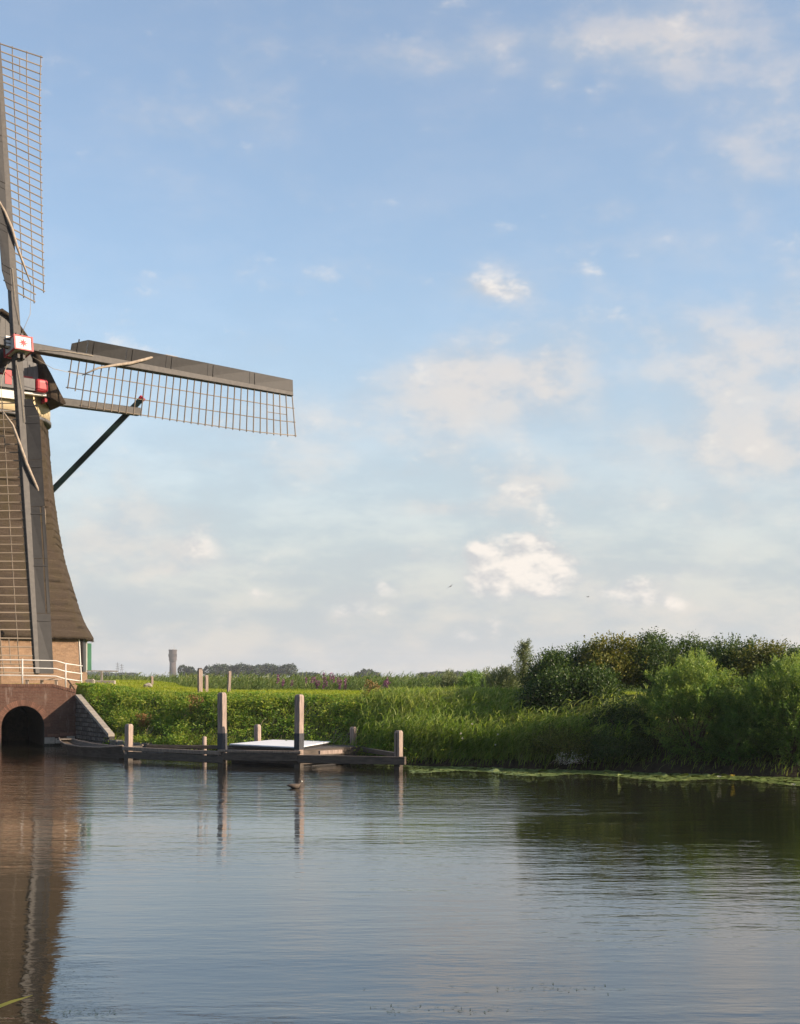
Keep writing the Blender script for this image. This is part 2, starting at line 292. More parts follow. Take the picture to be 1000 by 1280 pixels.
def water_mat():
    m, nt, b = new_mat('canal_water')
    b.inputs['Base Color'].default_value = (0.011, 0.010, 0.006, 1); b.inputs['Roughness'].default_value = 0.015; b.inputs['IOR'].default_value = 1.58
    b.inputs['Specular IOR Level'].default_value = 0.5
    w1 = tnoise(nt, 1.0, (0.9, 2.6, 1), 3, 0.5); w2 = tnoise(nt, 1.0, (3.2, 8.0, 1), 3, 0.55); w3 = tnoise(nt, 1.0, (0.16, 0.42, 1), 2, 0.5)
    patch = ramp(nt, tnoise(nt, 1.0, (0.05, 0.16, 1), 3, 0.5), 0.40, 0.62)
    ge = nt.nodes.new('ShaderNodeNewGeometry'); sp = nt.nodes.new('ShaderNodeSeparateXYZ'); nt.links.new(ge.outputs['Position'], sp.inputs[0])
    def mm(op, a, c):
        n = nt.nodes.new('ShaderNodeMath'); n.operation = op
        for i, v in enumerate((a, c)):
            if isinstance(v, (int, float)): n.inputs[i].default_value = v
            else: nt.links.new(v, n.inputs[i])
        return n.outputs[0]
    def sm(v, a, b_):
        n = nt.nodes.new('ShaderNodeMapRange'); n.interpolation_type = 'SMOOTHSTEP'; n.inputs['From Min'].default_value = a; n.inputs['From Max'].default_value = b_
        nt.links.new(v, n.inputs['Value']); return n.outputs[0]
    # a breeze roughens a band of water along the far bank
    yv = mm('ADD', sp.outputs['Y'], mm('MULTIPLY', mm('SUBTRACT', tnoise(nt, 1.0, (0.12, 0.3, 1), 3, 0.5), 0.5), 9.0))
    band = mm('MULTIPLY', sm(yv, 27, 35), mm('SUBTRACT', 1.0, mm('MULTIPLY', sm(mm('ADD', sp.outputs['X'], mm('MULTIPLY', yv, 0.9)), 38, 43), 0.5)))
    amp = mm('ADD', mm('ADD', 0.36, mm('MULTIPLY', patch, 0.55)), mm('MULTIPLY', band, 1.3))
    h = mm('ADD', mm('MULTIPLY', w1, 0.013), mm('ADD', mm('MULTIPLY', w2, 0.0055), mm('MULTIPLY', w3, 0.016)))
    h = mm('MULTIPLY', h, amp)
    bump(nt, b, h, 1.0, 1.0)
    return m
M['water'] = water_mat()

# ------------------------------------------------------------------ object helpers
WM = {}
def tag(o, label=None, cat=None, group=None, kind=None):
    if label: o['label'] = label
    if cat: o['category'] = cat
    if group: o['group'] = group
    if kind: o['kind'] = kind
    return o
def place(o, mw, parent=None):
    WM[o.name] = mw
    if parent is not None:
        o.parent = parent; o.matrix_basis = WM[parent.name].inverted() @ mw
    else:
        o.matrix_basis = mw
    return o
def thing(name, loc, label, cat, group=None):
    o = bpy.data.objects.new(name, None); o.empty_display_size = 0.2; col.objects.link(o)
    place(o, Matrix.Translation(Vector(loc)))
    return tag(o, label, cat, group)
def obj(name, verts, faces, mat, parent=None, smooth=False, uvs=None, origin=None):
    "one mesh object from world-space vertices; its origin goes to the middle of its base"
    v = [Vector(p) for p in verts]
    if origin is None:
        origin = Vector((sum(p.x for p in v) / len(v), sum(p.y for p in v) / len(v), min(p.z for p in v)))
    me = bpy.data.meshes.new(name); me.from_pydata([tuple(p - origin) for p in v], [], faces)
    if uvs:
        ul = me.uv_layers.new(name='UVMap')
        k = 0
        for fi, poly in enumerate(me.polygons):
            for j in range(poly.loop_total): ul.data[poly.loop_start + j].uv = uvs[fi][j]
    me.materials.append(M[mat] if isinstance(mat, str) else mat)
    if smooth: me.polygons.foreach_set('use_smooth', [True] * len(me.polygons))
    me.update()
    bm = bmesh.new(); bm.from_mesh(me); bmesh.ops.recalc_face_normals(bm, faces=bm.faces); bm.to_mesh(me); bm.free()
    o = bpy.data.objects.new(name, me); col.objects.link(o)
    return place(o, Matrix.Translation(origin), parent)
def from_mesh(name, me, mw, parent=None):
    o = bpy.data.objects.new(name, me); col.objects.link(o); return place(o, mw, parent)
def box_between(p, q, w, d, side=None, taper=1.0, roll=0.0):
    "verts, faces of a square bar p->q, w across 'side', d the other way"
    p, q = Vector(p), Vector(q); ax = (q - p).normalized()
    s = Vector(side) if side is not None else (Vector((1, 0, 0)) if abs(ax.x) < 0.8 else Vector((0, 1, 0)))
    s = (s - ax * s.dot(ax)).normalized(); t = ax.cross(s)
    if roll: s, t = s * math.cos(roll) + t * math.sin(roll), t * math.cos(roll) - s * math.sin(roll)
    v = []
    for c, k in ((p, 1.0), (q, taper)):
        for a, b_ in ((-1, -1), (1, -1), (1, 1), (-1, 1)): v.append(c + s * a * w / 2 * k + t * b_ * d / 2 * k)
    return v, [(0, 3, 2, 1), (4, 5, 6, 7), (0, 1, 5, 4), (1, 2, 6, 5), (2, 3, 7, 6), (3, 0, 4, 7)]
def bevel_obj(o, w=0.01, seg=1):
    me = o.data; bm = bmesh.new(); bm.from_mesh(me)
    bmesh.ops.bevel(bm, geom=list(bm.edges), offset=w, segments=seg, affect='EDGES', profile=0.6)
    bm.to_mesh(me); bm.free(); return o
def bar(name, p, q, w, d, mat, parent=None, side=None, taper=1.0, bev=0.0, roll=0.0):
    v, f = box_between(p, q, w, d, side, taper, roll); o = obj(name, v, f, mat, parent)
    if bev: bevel_obj(o, bev)
    return o
def tube(name, pts, radii, mat, parent=None, n=7, smooth=True):
    pts = [Vector(p) for p in pts]; v = []; f = []
    if isinstance(radii, (int, float)): radii = [radii] * len(pts)
    up = Vector((0.13, 0.21, 1)).normalized()
    for i, p in enumerate(pts):
        a = pts[max(i - 1, 0)]; b_ = pts[min(i + 1, len(pts) - 1)]; ax = (b_ - a).normalized()
        s = ax.cross(up); s = s.normalized() if s.length > 1e-3 else ax.cross(Vector((1, 0, 0))).normalized(); t = ax.cross(s)
        for k in range(n):
            an = 2 * math.pi * k / n; v.append(p + (s * math.cos(an) + t * math.sin(an)) * radii[i])
    for i in range(len(pts) - 1):
        for k in range(n): f.append((i * n + k, i * n + (k + 1) % n, (i + 1) * n + (k + 1) % n, (i + 1) * n + k))
    f.append(tuple(range(n))[::-1]); f.append(tuple(range((len(pts) - 1) * n, len(pts) * n)))
    return obj(name, v, f, mat, parent, smooth)
def loft(rings, closed=True, caps=True):
    v = []; f = []; n = len(rings[0])
    for r in rings: v += [Vector(p) for p in r]
    for i in range(len(rings) - 1):
        for k in range(n if closed else n - 1): f.append((i * n + k, i * n + (k + 1) % n, (i + 1) * n + (k + 1) % n, (i + 1) * n + k))
    if caps: f.append(tuple(range(n))[::-1]); f.append(tuple(range((len(rings) - 1) * n, len(rings) * n)))
    return v, f

def np_mesh(name, V, Q, mat, tint=None, parent=None, origin=(0, 0, 0)):
    "fast mesh from numpy vertices and equal-sided faces"
    me = bpy.data.meshes.new(name); V = np.asarray(V, dtype=np.float32) - np.asarray(origin, dtype=np.float32); Q = np.asarray(Q, dtype=np.int32)
    me.vertices.add(len(V)); me.vertices.foreach_set('co', V.ravel())
    k = Q.shape[1]; me.loops.add(Q.size); me.loops.foreach_set('vertex_index', Q.ravel())
    me.polygons.add(len(Q)); me.polygons.foreach_set('loop_start', np.arange(0, Q.size, k, dtype=np.int32))
    if tint is not None:
        at = me.attributes.new('tint', 'FLOAT', 'POINT'); at.data.foreach_set('value', np.asarray(tint, dtype=np.float32))
    me.update(calc_edges=True)
    me.materials.append(M[mat] if isinstance(mat, str) else mat)
    o = bpy.data.objects.new(name, me); col.objects.link(o)
    return place(o, Matrix.Translation(Vector(origin)), parent)
def unit(a): return a / np.maximum(np.linalg.norm(a, axis=-1, keepdims=True), 1e-9)
SUNV = np.array([S.x * .8, S.y * .8, S.z + .25])
def leaves(C, D, L, W, tint, fold=0.0, side=None, helio=0.9):
    "diamond leaves at C along D: returns verts, quads, tints"
    n = len(C); D = unit(D)
    # leaves turn their faces partly to the light
    s = unit(np.cross(D, rng.normal(size=(n, 3)) + helio * SUNV)) if side is None else unit(side)
    L = np.asarray(L).reshape(-1, 1) * np.ones((n, 1)); W = np.asarray(W).reshape(-1, 1) * np.ones((n, 1))
    nn = np.cross(D, s)
    V = np.stack([C, C + D * L * 0.45 + s * W / 2 + nn * fold * W, C + D * L, C + D * L * 0.45 - s * W / 2 + nn * fold * W], 1).reshape(-1, 3)
    Q = np.arange(n * 4).reshape(-1, 4)
    return V, Q, np.repeat(np.asarray(tint) * np.ones(n), 4)
def blades(B, up, bend, L, W, tint, seg=3, droop=0.5, tip_tint=0.0):
    "curved grass blades: base B, first direction up, bending towards bend"
    n = len(B); L = (np.asarray(L) * np.ones(n))[:, None]; W = (np.asarray(W) * np.ones(n))[:, None]
    up = unit(up); s = unit(np.cross(up, bend) + 0.35 * rng.normal(size=(n, 3)))
    rows = []
    dr = np.asarray(droop) * np.ones(n); dr = dr[:, None]
    for i in range(seg + 1):
        t = i / seg
        c = B + up * L * (t - 0.30 * dr * t * t) + bend * L * dr * t * t
        c[:, 2] -= (L[:, 0] * dr[:, 0] ** 2 * 0.45 * t ** 3)
        w = W * (1 - t ** 1.6) * 0.5 + 0.001
        rows.append(c - s * w); rows.append(c + s * w)
    V = np.stack(rows, 1).reshape(-1, 3); k = 2 * (seg + 1)
    q = np.array([[2 * i, 2 * i + 1, 2 * i + 3, 2 * i + 2] for i in range(seg)])
    Q = (np.arange(n)[:, None, None] * k + q[None]).reshape(-1, 4)
    tt = (np.asarray(tint) * np.ones(n))[:, None] + tip_tint * np.repeat(np.arange(seg + 1) / seg, 2)[None]
    return V, Q, tt.reshape(-1)
def merge(parts):
    Vs, Qs, Ts = [], [], []; k = 0
    for V, Q, T in parts:
        Vs.append(V); Qs.append(Q + k); Ts.append(T); k += len(V)
    return np.concatenate(Vs), np.concatenate(Qs), np.concatenate(Ts)

# ------------------------------------------------------------------ terrain and water
SHX = np.array([-400, -60, -26, -12.8, -10.7, -5.4, 0.25, 4.7, 10.8, 40, 400.0]); SHY = np.array([-20, 46, 54.2, 59.0, 55.0, 50.3, 45.8, 43.9, 40.4, 25, -180.0])
def sst(a, b, x):
    t = np.clip((x - a) / (b - a), 0, 1); return t * t * (3 - 2 * t)
def shore(x): return np.interp(x, SHX, SHY)
def near_shore(x): return 8.0 - 0.25 * np.clip(x, -300, 300)
def wob(x, y): return np.sin(x * 1.7 + y * .6) * .5 + np.sin(x * .53 - y * 1.1 + 2) * .7 + np.sin(x * 3.1 + y * 2.3) * .25
def lawn_edge(x): return 15.0 + 13 * sst(-9, -15, x)
def terrain(x, y):
    x = np.asarray(x, float); y = np.asarray(y, float)
    s = y - shore(x); s0 = 6.0 * sst(-13.0, -13.6, x); w = 5.5 - 5.0 * sst(-10.7, -12.9, x)
    zt = 2.08 + 0.36 * sst(-8, -15, x) + 0.03 * wob(x * .6, y * .6)
    u = (s - s0) / w
    bank = 0.22 * sst(0.0, 0.05, u) + (zt - 0.22) * sst(0.02, 1.0, u) ** 0.9
    e = lawn_edge(x)
    bank = bank - (zt - 0.75) * sst(e + 1.0, e + 6.0, s)
    bed = -1.2 * sst(0.0, 2.0, -(s - s0)) - 0.15
    sn = near_shore(x) - y
    nb = 1.3 * sst(0.0, 5.0, sn) + 0.1 * sst(0, .2, sn)
    z = np.where(s - s0 > 0, bank, np.where(sn > 0, nb, bed))
    return z
def build_ground():
    xs = np.concatenate([[-3000, -1500, -700, -350, -200, -120, -80, -60, -50], np.arange(-44, 44.01, 0.4), [50, 60, 80, 120, 200, 350, 700, 1500, 3000]])
    ys = np.concatenate([[-600, -300, -150, -80, -40, -20, -10], np.arange(-4, 14, 0.6), np.arange(14, 36, 1.5), np.arange(36, 96, 0.4), [100, 110, 125, 150, 200, 300, 450, 700, 1000, 1500, 2200, 3000]])
    X, Y = np.meshgrid(xs, ys); Z = terrain(X, Y)
    V = np.stack([X, Y, Z], -1).reshape(-1, 3); nx, ny = len(xs), len(ys)
    i = (np.arange(ny - 1)[:, None] * nx + np.arange(nx - 1)[None]).reshape(-1)
    Q = np.stack([i, i + 1, i + nx + 1, i + nx], 1)
    o = np_mesh('ground', V, Q, 'ground'); o.data.polygons.foreach_set('use_smooth', [True] * len(Q)); tag(o, kind='structure')
    xs = np.linspace(-420, 420, 29); ys = np.linspace(-200, 70, 10)
    X, Y = np.meshgrid(xs, ys); V = np.stack([X, Y, 0 * X], -1).reshape(-1, 3); nx, ny = len(xs), len(ys)
    i = (np.arange(ny - 1)[:, None] * nx + np.arange(nx - 1)[None]).reshape(-1)
    o = np_mesh('canal_water', V, np.stack([i, i + 1, i + nx + 1, i + nx], 1), 'water'); tag(o, kind='structure')
build_ground()

# ------------------------------------------------------------------ windmill
MX, MY, GZ = -19.3, 66.5, 2.40
YAW, TILT, ROT = R(39.42), R(11.18), R(1.58)
nh = Vector((math.sin(YAW), -math.cos(YAW), 0)); uu = Vector((math.cos(YAW), math.sin(YAW), 0)); zz = Vector((0, 0, 1))
def ML(a, b_, z): return Vector((MX, MY, 0)) + nh * a + uu * b_ + zz * z
mill = thing('windmill', (MX, MY, GZ), 'thatched eight-sided windmill with grey lattice sails on a pale brick base', 'windmill')
PHI = R(53.0)                               # direction the lit facet of the body faces
def octa(Rv, z, rnd=0.10, n=3, cx=MX, cy=MY):
    pts = []
    for k in range(8):
        a = PHI + R(22.5) + k * R(45)
        A = Vector((math.sin(a), -math.cos(a), 0)) * Rv
        pa = a - R(45); pb = a + R(45)
        Pv = Vector((math.sin(pa), -math.cos(pa), 0)) * Rv; Nv = Vector((math.sin(pb), -math.cos(pb), 0)) * Rv
        e1 = A + (Pv - A) * rnd; e2 = A + (Nv - A) * rnd
        for i in range(n):
            t = i / (n - 1); q = e1 * (1 - t) ** 2 + A * 2 * t * (1 - t) + e2 * t * t
            pts.append(Vector((cx, cy, z)) + q)
    return pts
def build_body():
    # brick base, each side its own panel
    r0, r1, z0, z1 = 5.60, 5.44, 2.05, 4.62
    u = 0.0
    for k in range(8):
        a = PHI - R(22.5) + k * R(45); b2 = a + R(45)
        def c(an, r, z): return Vector((MX + math.sin(an) * r, MY - math.cos(an) * r, z))
        w = 2 * r0 * math.sin(R(22.5))
        th = 0.35
        v = [c(a, r0, z0), c(b2, r0, z0), c(b2, r1, z1), c(a, r1, z1), c(a, r0 - th, z0), c(b2, r0 - th, z0), c(b2, r1 - th, z1), c(a, r1 - th, z1)]
        f = [(0, 1, 2, 3), (7, 6, 5, 4), (0, 4, 5, 1), (3, 2, 6, 7)]
        uv = [[(u, z0), (u + w, z0), (u + w - .07, z1), (u + .07, z1)]] + [[(0, 0), (1, 0), (1, 1), (0, 1)]] * 3
        obj('brick_wall', v, f, 'brick_pale', mill, uvs=uv); u += w
    # thatched body with a small lip at every course
    tab = [(4.36, 5.90), (4.46, 5.92), (4.75, 5.74), (5.42, 5.36), (6.05, 5.15), (6.67, 4.95), (7.92, 4.55), (9.35, 4.25), (11.45, 3.95), (14.35, 3.70)]
    tz = [t[0] for t in tab]; tr = [t[1] for t in tab]
    rings = [octa(5.2, 4.55), octa(5.82, 4.36), octa(5.90, 4.44)]
    z = 4.52
    while z < 13.6:
        h = random.uniform(.29, .37); lip = random.uniform(.0, .003); r = float(np.interp(z, tz, tr))
        for dz, o in ((0, lip), (h * .5, lip * .6), (h * .9, -.001), (h * .985, -.003)):
            rg = octa(float(np.interp(z + dz, tz, tr)) + o, z + dz, n=5)
            # the courses are hand-laid: let every ring wander a little
            rings.append([p + Vector((random.gauss(0, .014), random.gauss(0, .014), random.gauss(0, .014))) for p in rg])
        z += h
    rings = [octa(5.2, 4.55, n=5), octa(5.82, 4.36, n=5), octa(5.90, 4.44, n=5)] + rings[3:]
    rings.append(octa(3.72, 14.02, n=5)); rings.append(octa(3.3, 14.06, n=5))
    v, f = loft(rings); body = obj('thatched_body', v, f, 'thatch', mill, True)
    # frayed reed ends along the eave
    rg = octa(5.90, 4.42, n=5); E0 = []
    for i in range(len(rg)):
        p, q = rg[i], rg[(i + 1) % len(rg)]; kk = max(2, int((q - p).length / .022))
        E0 += [tuple(p.lerp(q, j / kk)) for j in range(kk)]
    E0 = np.array(E0); out = unit((E0 - [MX, MY, 4.42]) * [1, 1, 0]); nE = len(E0)
    V, Q, T = blades(E0 - out * .05 + rng.normal(0, .012, (nE, 3)), out * .6 + [0, 0, -.9] + rng.normal(0, .25, (nE, 3)), np.tile([0, 0, -1.0], (nE, 1)), rng.uniform(.05, .15, nE), .022, .5, 2, .2)
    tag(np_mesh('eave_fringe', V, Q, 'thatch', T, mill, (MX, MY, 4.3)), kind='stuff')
    # curb ring under the cap
    def circ(r, z, n=40): return [Vector((MX + math.sin(2 * math.pi * k / n) * r, MY - math.cos(2 * math.pi * k / n) * r, z)) for k in range(n)]
    v, f = loft([circ(3.5, 14.14), circ(3.64, 14.18), circ(3.64, 15.05), circ(3.5, 15.1)]); obj('curb_ring', v, f, 'cream', mill, True)
    v, f = loft([circ(3.62, 13.98), circ(3.69, 14.0), circ(3.69, 14.12), circ(3.4, 14.16)]); obj('curb_skirt', v, f, 'grey_board', mill, True)
    # window with boarded black frame and open green shutter on the side facing the sun
    an = PHI + R(45); rn = Vector((math.sin(an), -math.cos(an), 0)); tn = Vector((math.cos(an), math.sin(an), 0)); ap = 5.50 * math.cos(R(22.5))
    O = Vector((MX, MY, 0)) + rn * (ap + 0.03)
    wn = bar('window', O + tn * -0.3 + zz * 2.95, O + tn * -0.3 + zz * 4.5, 2.4, 0.10, 'tar', mill, side=tn)
    bar('frame', O + rn * .06 + tn * -1.5 + zz * 2.92, O + rn * .06 + tn * -1.5 + zz * 4.5, 0.09, 0.08, 'tar', wn, side=tn)
    bar('frame', O + rn * .06 + tn * 0.9 + zz * 2.92, O + rn * .06 + tn * 0.9 + zz * 4.5, 0.09, 0.08, 'white', wn, side=tn)
    h = O + tn * 1.0 + rn * 0.02
    bar('shutter', h + rn * .10 + tn * .3 + zz * 2.97, h + rn * .10 + tn * .3 + zz * 4.25, 0.62, 0.05, 'green', mill, side=(rn * .35 + tn))
    # white corner strip of the brick base
    ca = PHI + R(22.5); cn = Vector((math.sin(ca), -math.cos(ca), 0))
    bar('corner_strip', Vector((MX, MY, 0)) + cn * 5.59 + zz * 2.2, Vector((MX, MY, 0)) + cn * 5.46 + zz * 4.4, 0.07, 0.07, 'white', mill, side=cn)
    # dark soffit battens under the thatch edge
    for k in (0, 1, -1):
        a = PHI + k * R(45); m_ = Vector((math.sin(a), -math.cos(a), 0)); t_ = Vector((math.cos(a), math.sin(a), 0)); q = Vector((MX, MY, 4.42)) + m_ * (5.45 * math.cos(R(22.5)) + .06)
        bar('wall_plate', q - t_ * 2.1, q + t_ * 2.1, 0.10, 0.12, 'tar', mill, side=m_)
build_body()

def build_cap():
    outer = [(0, 18.42), (.42, 18.22), (.80, 17.88), (1.24, 17.36), (1.62, 16.90), (1.92, 16.50), (2.30, 15.92), (2.72, 15.2), (3.02, 14.72), (2.80, 14.66), (2.35, 14.86)]
    inner = [(0, 18.30), (.38, 18.10), (.74, 17.76), (1.16, 17.24), (1.50, 16.76), (1.72, 16.32), (1.88, 15.8), (1.98, 15.3), (2.04, 15.0), (2.05, 14.96), (2.05, 14.93)]
    def ring(pts, a, k=1.0, dz=0.0, zs=1.0):
        R_ = [ML(a, b_ * k, 14.66 + (z - 14.66) * zs + dz) for b_, z in pts]; L_ = [ML(a, -b_ * k, 14.66 + (z - 14.66) * zs + dz) for b_, z in pts[1:]]
        return L_[::-1] + R_
    rings = [ring(inner, 3.35), ring(inner, 3.62, 1.0), ring(outer, 3.70, 0.985), ring(outer, 3.58), ring(outer, 2.4, 1.06, 0, 1.02), ring(outer, 0.6, 1.12, 0, 0.99), ring(outer, -1.4, 1.06, 0, .92), ring(outer, -2.9, .84, 0, .80), ring(outer, -3.7, .5, 0, .6), ring(outer, -3.9, .2, .2, .4)]
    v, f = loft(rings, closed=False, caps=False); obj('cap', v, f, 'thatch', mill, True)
    # gable boards, black above and grey below, each board its own piece
    gz = lambda b_: float(np.interp(abs(b_), [p[0] for p in inner], [p[1] for p in inner]))
    n = 16; w = 4.0 / n
    for i in range(n):
        c = -2.0 + (i + .5) * w; top = min(gz(c - w / 2), gz(c + w / 2)) + .1
        if top > 16.35:
            bar('gable_board', ML(3.44, c, 16.3), ML(3.44, c, top), w - .012, .05, 'tar', mill, side=uu)
        bar('gable_board', ML(3.50 + .01 * (i % 2), c, 15.42), ML(3.50 + .01 * (i % 2), c, min(top, 16.36)), w - .012, .05, 'grey_board', mill, side=uu)
    bar('gable_back', ML(3.38, 0, 15.0), ML(3.38, 0, 17.3), 2.6, .05, 'tar', mill, side=uu)
    # wind beam: white and red ends; red moulding above
    bar('wind_beam', ML(3.80, -.9, 15.27), ML(3.80, 1.35, 15.27), .5, .46, 'grey_board', mill, side=zz)
    v, f = box_between(ML(3.84, 1.37, 15.27), ML(3.84, 1.95, 15.27), .58, .56, zz); bevel_obj(obj('beam_end', v, f, 'red', mill), .16, 3)
    v, f = box_between(ML(3.84, -.95, 15.27), ML(3.84, -1.55, 15.27), .58, .56, zz); bevel_obj(obj('beam_end', v, f, 'red', mill), .16, 3)
    bar('moulding', ML(3.62, -1.95, 15.62), ML(3.62, 1.4, 15.62), .10, .16, 'red', mill, side=zz)
    bar('apron_board', ML(3.76, -1.9, 14.80), ML(3.76, .75, 14.80), .42, .2, 'white', mill, side=zz)
    bar('apron_board', ML(3.74, .78, 14.93), ML(3.74, 1.95, 14.93), .1, .28, 'white', mill, side=zz)
    bar('red_bracket', ML(3.95, .12, 15.15), ML(3.95, .12, 15.75), .3, .2, 'red', mill, side=uu)
    bar('soffit_trim', ML(3.55, 2.1, 14.80), ML(.5, 2.6, 14.80), .1, .2, 'red', mill)
    # tail: long cross beam, tail pole and stays
    bar('cross_beam', ML(.8, -8.2, 15.32), ML(.8, 8.25, 15.32), .36, .38, 'stock', mill, side=zz, bev=.03)
    bar('cross_beam', ML(-2.4, -4.4, 15.3), ML(-2.4, 4.4, 15.3), .3, .32, 'stock', mill, side=zz, bev=.03)
    foot = ML(-9.2, 0, 3.7)
    bar('tail_pole', ML(-2.4, 0, 15.3), ML(-9.6, 0, 3.0), .45, .45, 'dkgreen', mill, side=uu)
    for s in (-1, 1):
        top = ML(.75, s * 8.0, 15.55); d = (top - foot).normalized()
        br = bar('brace', foot, top + d * .5, .26, .26, 'dkgreen', mill)
        bar('red_end', top + d * .5, top + d * .62, .29, .29, 'red', br)
        bar('brace', ML(-8.6, 0, 4.8), ML(-2.4, s * 4.2, 15.3), .2, .2, 'dkgreen', mill)
build_cap()

HUB = Vector((-16.0029, 62.4946, 16.5817))
nn_ = Vector((math.sin(YAW) * math.cos(TILT), -math.cos(YAW) * math.cos(TILT), math.sin(TILT)))
vv = nn_.cross(uu); vv = vv if vv.z > 0 else -vv
r0_ = uu * math.cos(ROT) - vv * math.sin(ROT); t0_ = uu * math.sin(ROT) + vv * math.cos(ROT)
_unit = None
def rod_mesh():
    global _unit
    if _unit is None:
        v = []; n = 6
        for z in (0, 1):
            for k in range(n): v.append((math.cos(2 * math.pi * k / n), math.sin(2 * math.pi * k / n), z))
        f = [(k, (k + 1) % n, n + (k + 1) % n, n + k) for k in range(n)] + [tuple(range(n))[::-1], tuple(range(n, 2 * n))]
        _unit = bpy.data.meshes.new('rod'); _unit.from_pydata(v, [], f); _unit.materials.append(M['lattice']); _unit.update()
    return _unit
def rod(name, p, q, r, parent):
    d = q - p; rot = d.to_track_quat('Z', 'Y').to_matrix().to_4x4()
    return from_mesh(name, rod_mesh(), Matrix.Translation(p) @ rot @ Matrix.Diagonal((r, r, d.length, 1)), parent)
def build_sails():
    arms = [(r0_, -t0_), (t0_, r0_), (-r0_, t0_), (-t0_, -r0_)]
    labels = ['sail standing out level beside the cap', 'sail pointing straight up', 'sail pointing away behind the cap', 'sail hanging down in front of the thatch']
    for k, (d, tr) in enumerate(arms):
        C = HUB + nn_ * (0.0 if k % 2 == 0 else -0.12)
        sail = bpy.data.objects.new('sail', None); col.objects.link(sail); place(sail, Matrix.Translation(C), mill); sail['label'] = labels[k]
        def A(r, s, o): return C + d * r + tr * s + nn_ * o      # along arm, towards the lattice, forward
        L = 14.0
        bar('stock', A(.1, 0, 0), A(L, 0, 0), .36, .34, 'stock', sail, side=tr, taper=.58, bev=.02)
        for i in range(33):
            r = 2.5 + (L - .03 - 2.5) * i / 32; t = i / 32; w = R(25 * (1 - t) ** .55 + 1); l = 2.08 if i > 1 else (1.45 if i == 1 else 1.4)
            dr = tr * math.cos(w) - nn_ * math.sin(w)
            rod('lattice_bar', A(r, 0, .02) - dr * .12, A(r, 0, .02) + dr * (l + .05), .029, sail)
        def edge(i, q):
            r = 2.5 + (L - .03 - 2.5) * i / 32; t = i / 32; w = R(25 * (1 - t) ** .55 + 1); dr = tr * math.cos(w) - nn_ * math.sin(w)
            return A(r, 0, .02) + dr * q - nn_ * .02
        for q, i0 in ((.70, 0), (1.39, 0), (2.06, 2)):
            pts = [edge(i, q) for i in range(i0, 33, 5)] + [edge(32, q)]
            if (pts[-1] - pts[-2]).length < .05: pts.pop()
            pts[0] = pts[0] - d * .08; pts[-1] = pts[-1] + d * .08
            tube('lattice_rail', pts, .023, 'lattice', sail, 5)
        p0 = edge(28, 1.05); rod('lattice_bar', p0, edge(31, 1.05), .018, sail)
        # leading-edge boards, overlapping lengths
        cuts = [2.35, 3.1, 5.0, 7.0, 9.2, 11.5, L]
        for i in range(len(cuts) - 1):
            a_, b_ = cuts[i] + .012, cuts[i + 1] - .006
            def ln(r, q, o=0):
                t = (r - 2.35) / (L - 2.35); w = R(24 * (1 - t) + 6); return A(r, 0, .05 + o) - (tr * math.cos(w) - nn_ * math.sin(w)) * q
            wa, wb = .74 - .005 * a_, .74 - .005 * b_
            def board(r1, r2, q1a, q1b, q2a, q2b):
                v = [ln(r1, q1a), ln(r2, q1b), ln(r2, q2b), ln(r1, q2a)]; v += [p + nn_ * .035 for p in v]
                obj('board', v, [(3, 2, 1, 0), (4, 5, 6, 7), (0, 1, 5, 4), (1, 2, 6, 5), (2, 3, 7, 6), (3, 0, 4, 7)], 'board', sail)
            if i == 0: board(a_, b_, .10, .10, .45, wb)
            elif k == 3 and i in (3, 4):
                board(a_, b_, .10, .10, wa - .20, wb - .20); board(a_, b_, wa - .13, wb - .13, wa, wb)
            else: board(a_, b_, .10, .10, wa, wb)
            bar('cleat', ln(a_ + .3, .12, .045), ln(a_ + .3, wa * .93, .045), .05, .03, 'board', sail, side=d)
        # the furled cloth, twisted round the stock, and its line
        cl = [(2.9, .85, .02), (3.6, .48, .2), (4.4, .22, .25), (5.2, 0.0, .26), (5.9, -.28, .24), (6.6, -.62, .2), (7.1, -.73, .14), (7.7, -.755, .10)]
        tube('furled_cloth', [A(r, s, o + .03 * math.sin(i * 2.1)) for i, (r, s, o) in enumerate(cl)], [.02, .045, .06, .07, .065, .055, .04, .015], 'cloth', sail, 8)
        tube('rope', [A(.7, .35, -.1), A(1.6, .75, -.05), A(2.9, .85, .02)], .012, 'rope', sail, 5)
        tube('rope', [A(.9, .12, .2), A(2.0, -.02, .22), A(3.4, -.05, .2)], .012, 'rope', sail, 5)
    # poll end: white box with red edges and a red eight-pointed star
    pe = bpy.data.objects.new('poll_end', None); col.objects.link(pe); place(pe, Matrix.Translation(HUB), mill)
    hw, hh = .40, .33
    def Bx(s, t, o): return HUB + r0_ * s + t0_ * t + nn_ * o
    def block(name, s0, s1, t0, t1, o0, o1, mat, bev=0):
        v = [Bx(s, t, o) for o in (o0, o1) for s, t in ((s0, t0), (s1, t0), (s1, t1), (s0, t1))]
        o = obj(name, v, [(0, 3, 2, 1), (4, 5, 6, 7), (0, 1, 5, 4), (1, 2, 6, 5), (2, 3, 7, 6), (3, 0, 4, 7)], mat, pe)
        if bev: bevel_obj(o, bev)
        return o
    hw, T0, T1 = .39, -.40, .19
    block('poll_block', -hw, hw, T0, T1, -.42, .56, 'white', .01)
    for t in (T0, T1):
        block('red_edge', -hw + .03, hw - .03, t - .025, t + .025, .52, .585, 'red')
    for s in (-1, 1):
        block('red_edge', s * hw - .035, s * hw + .035, T0 - .03, T1 + .03, .525, .59, 'red')
        for t in (T0, T1): block('red_edge', s * hw - .03, s * hw + .03, t - .03, t + .03, -.36, .52, 'red')
    block('red_edge', -hw - .03, hw + .03, T0 - .035, T1 + .035, -.48, -.36, 'red')
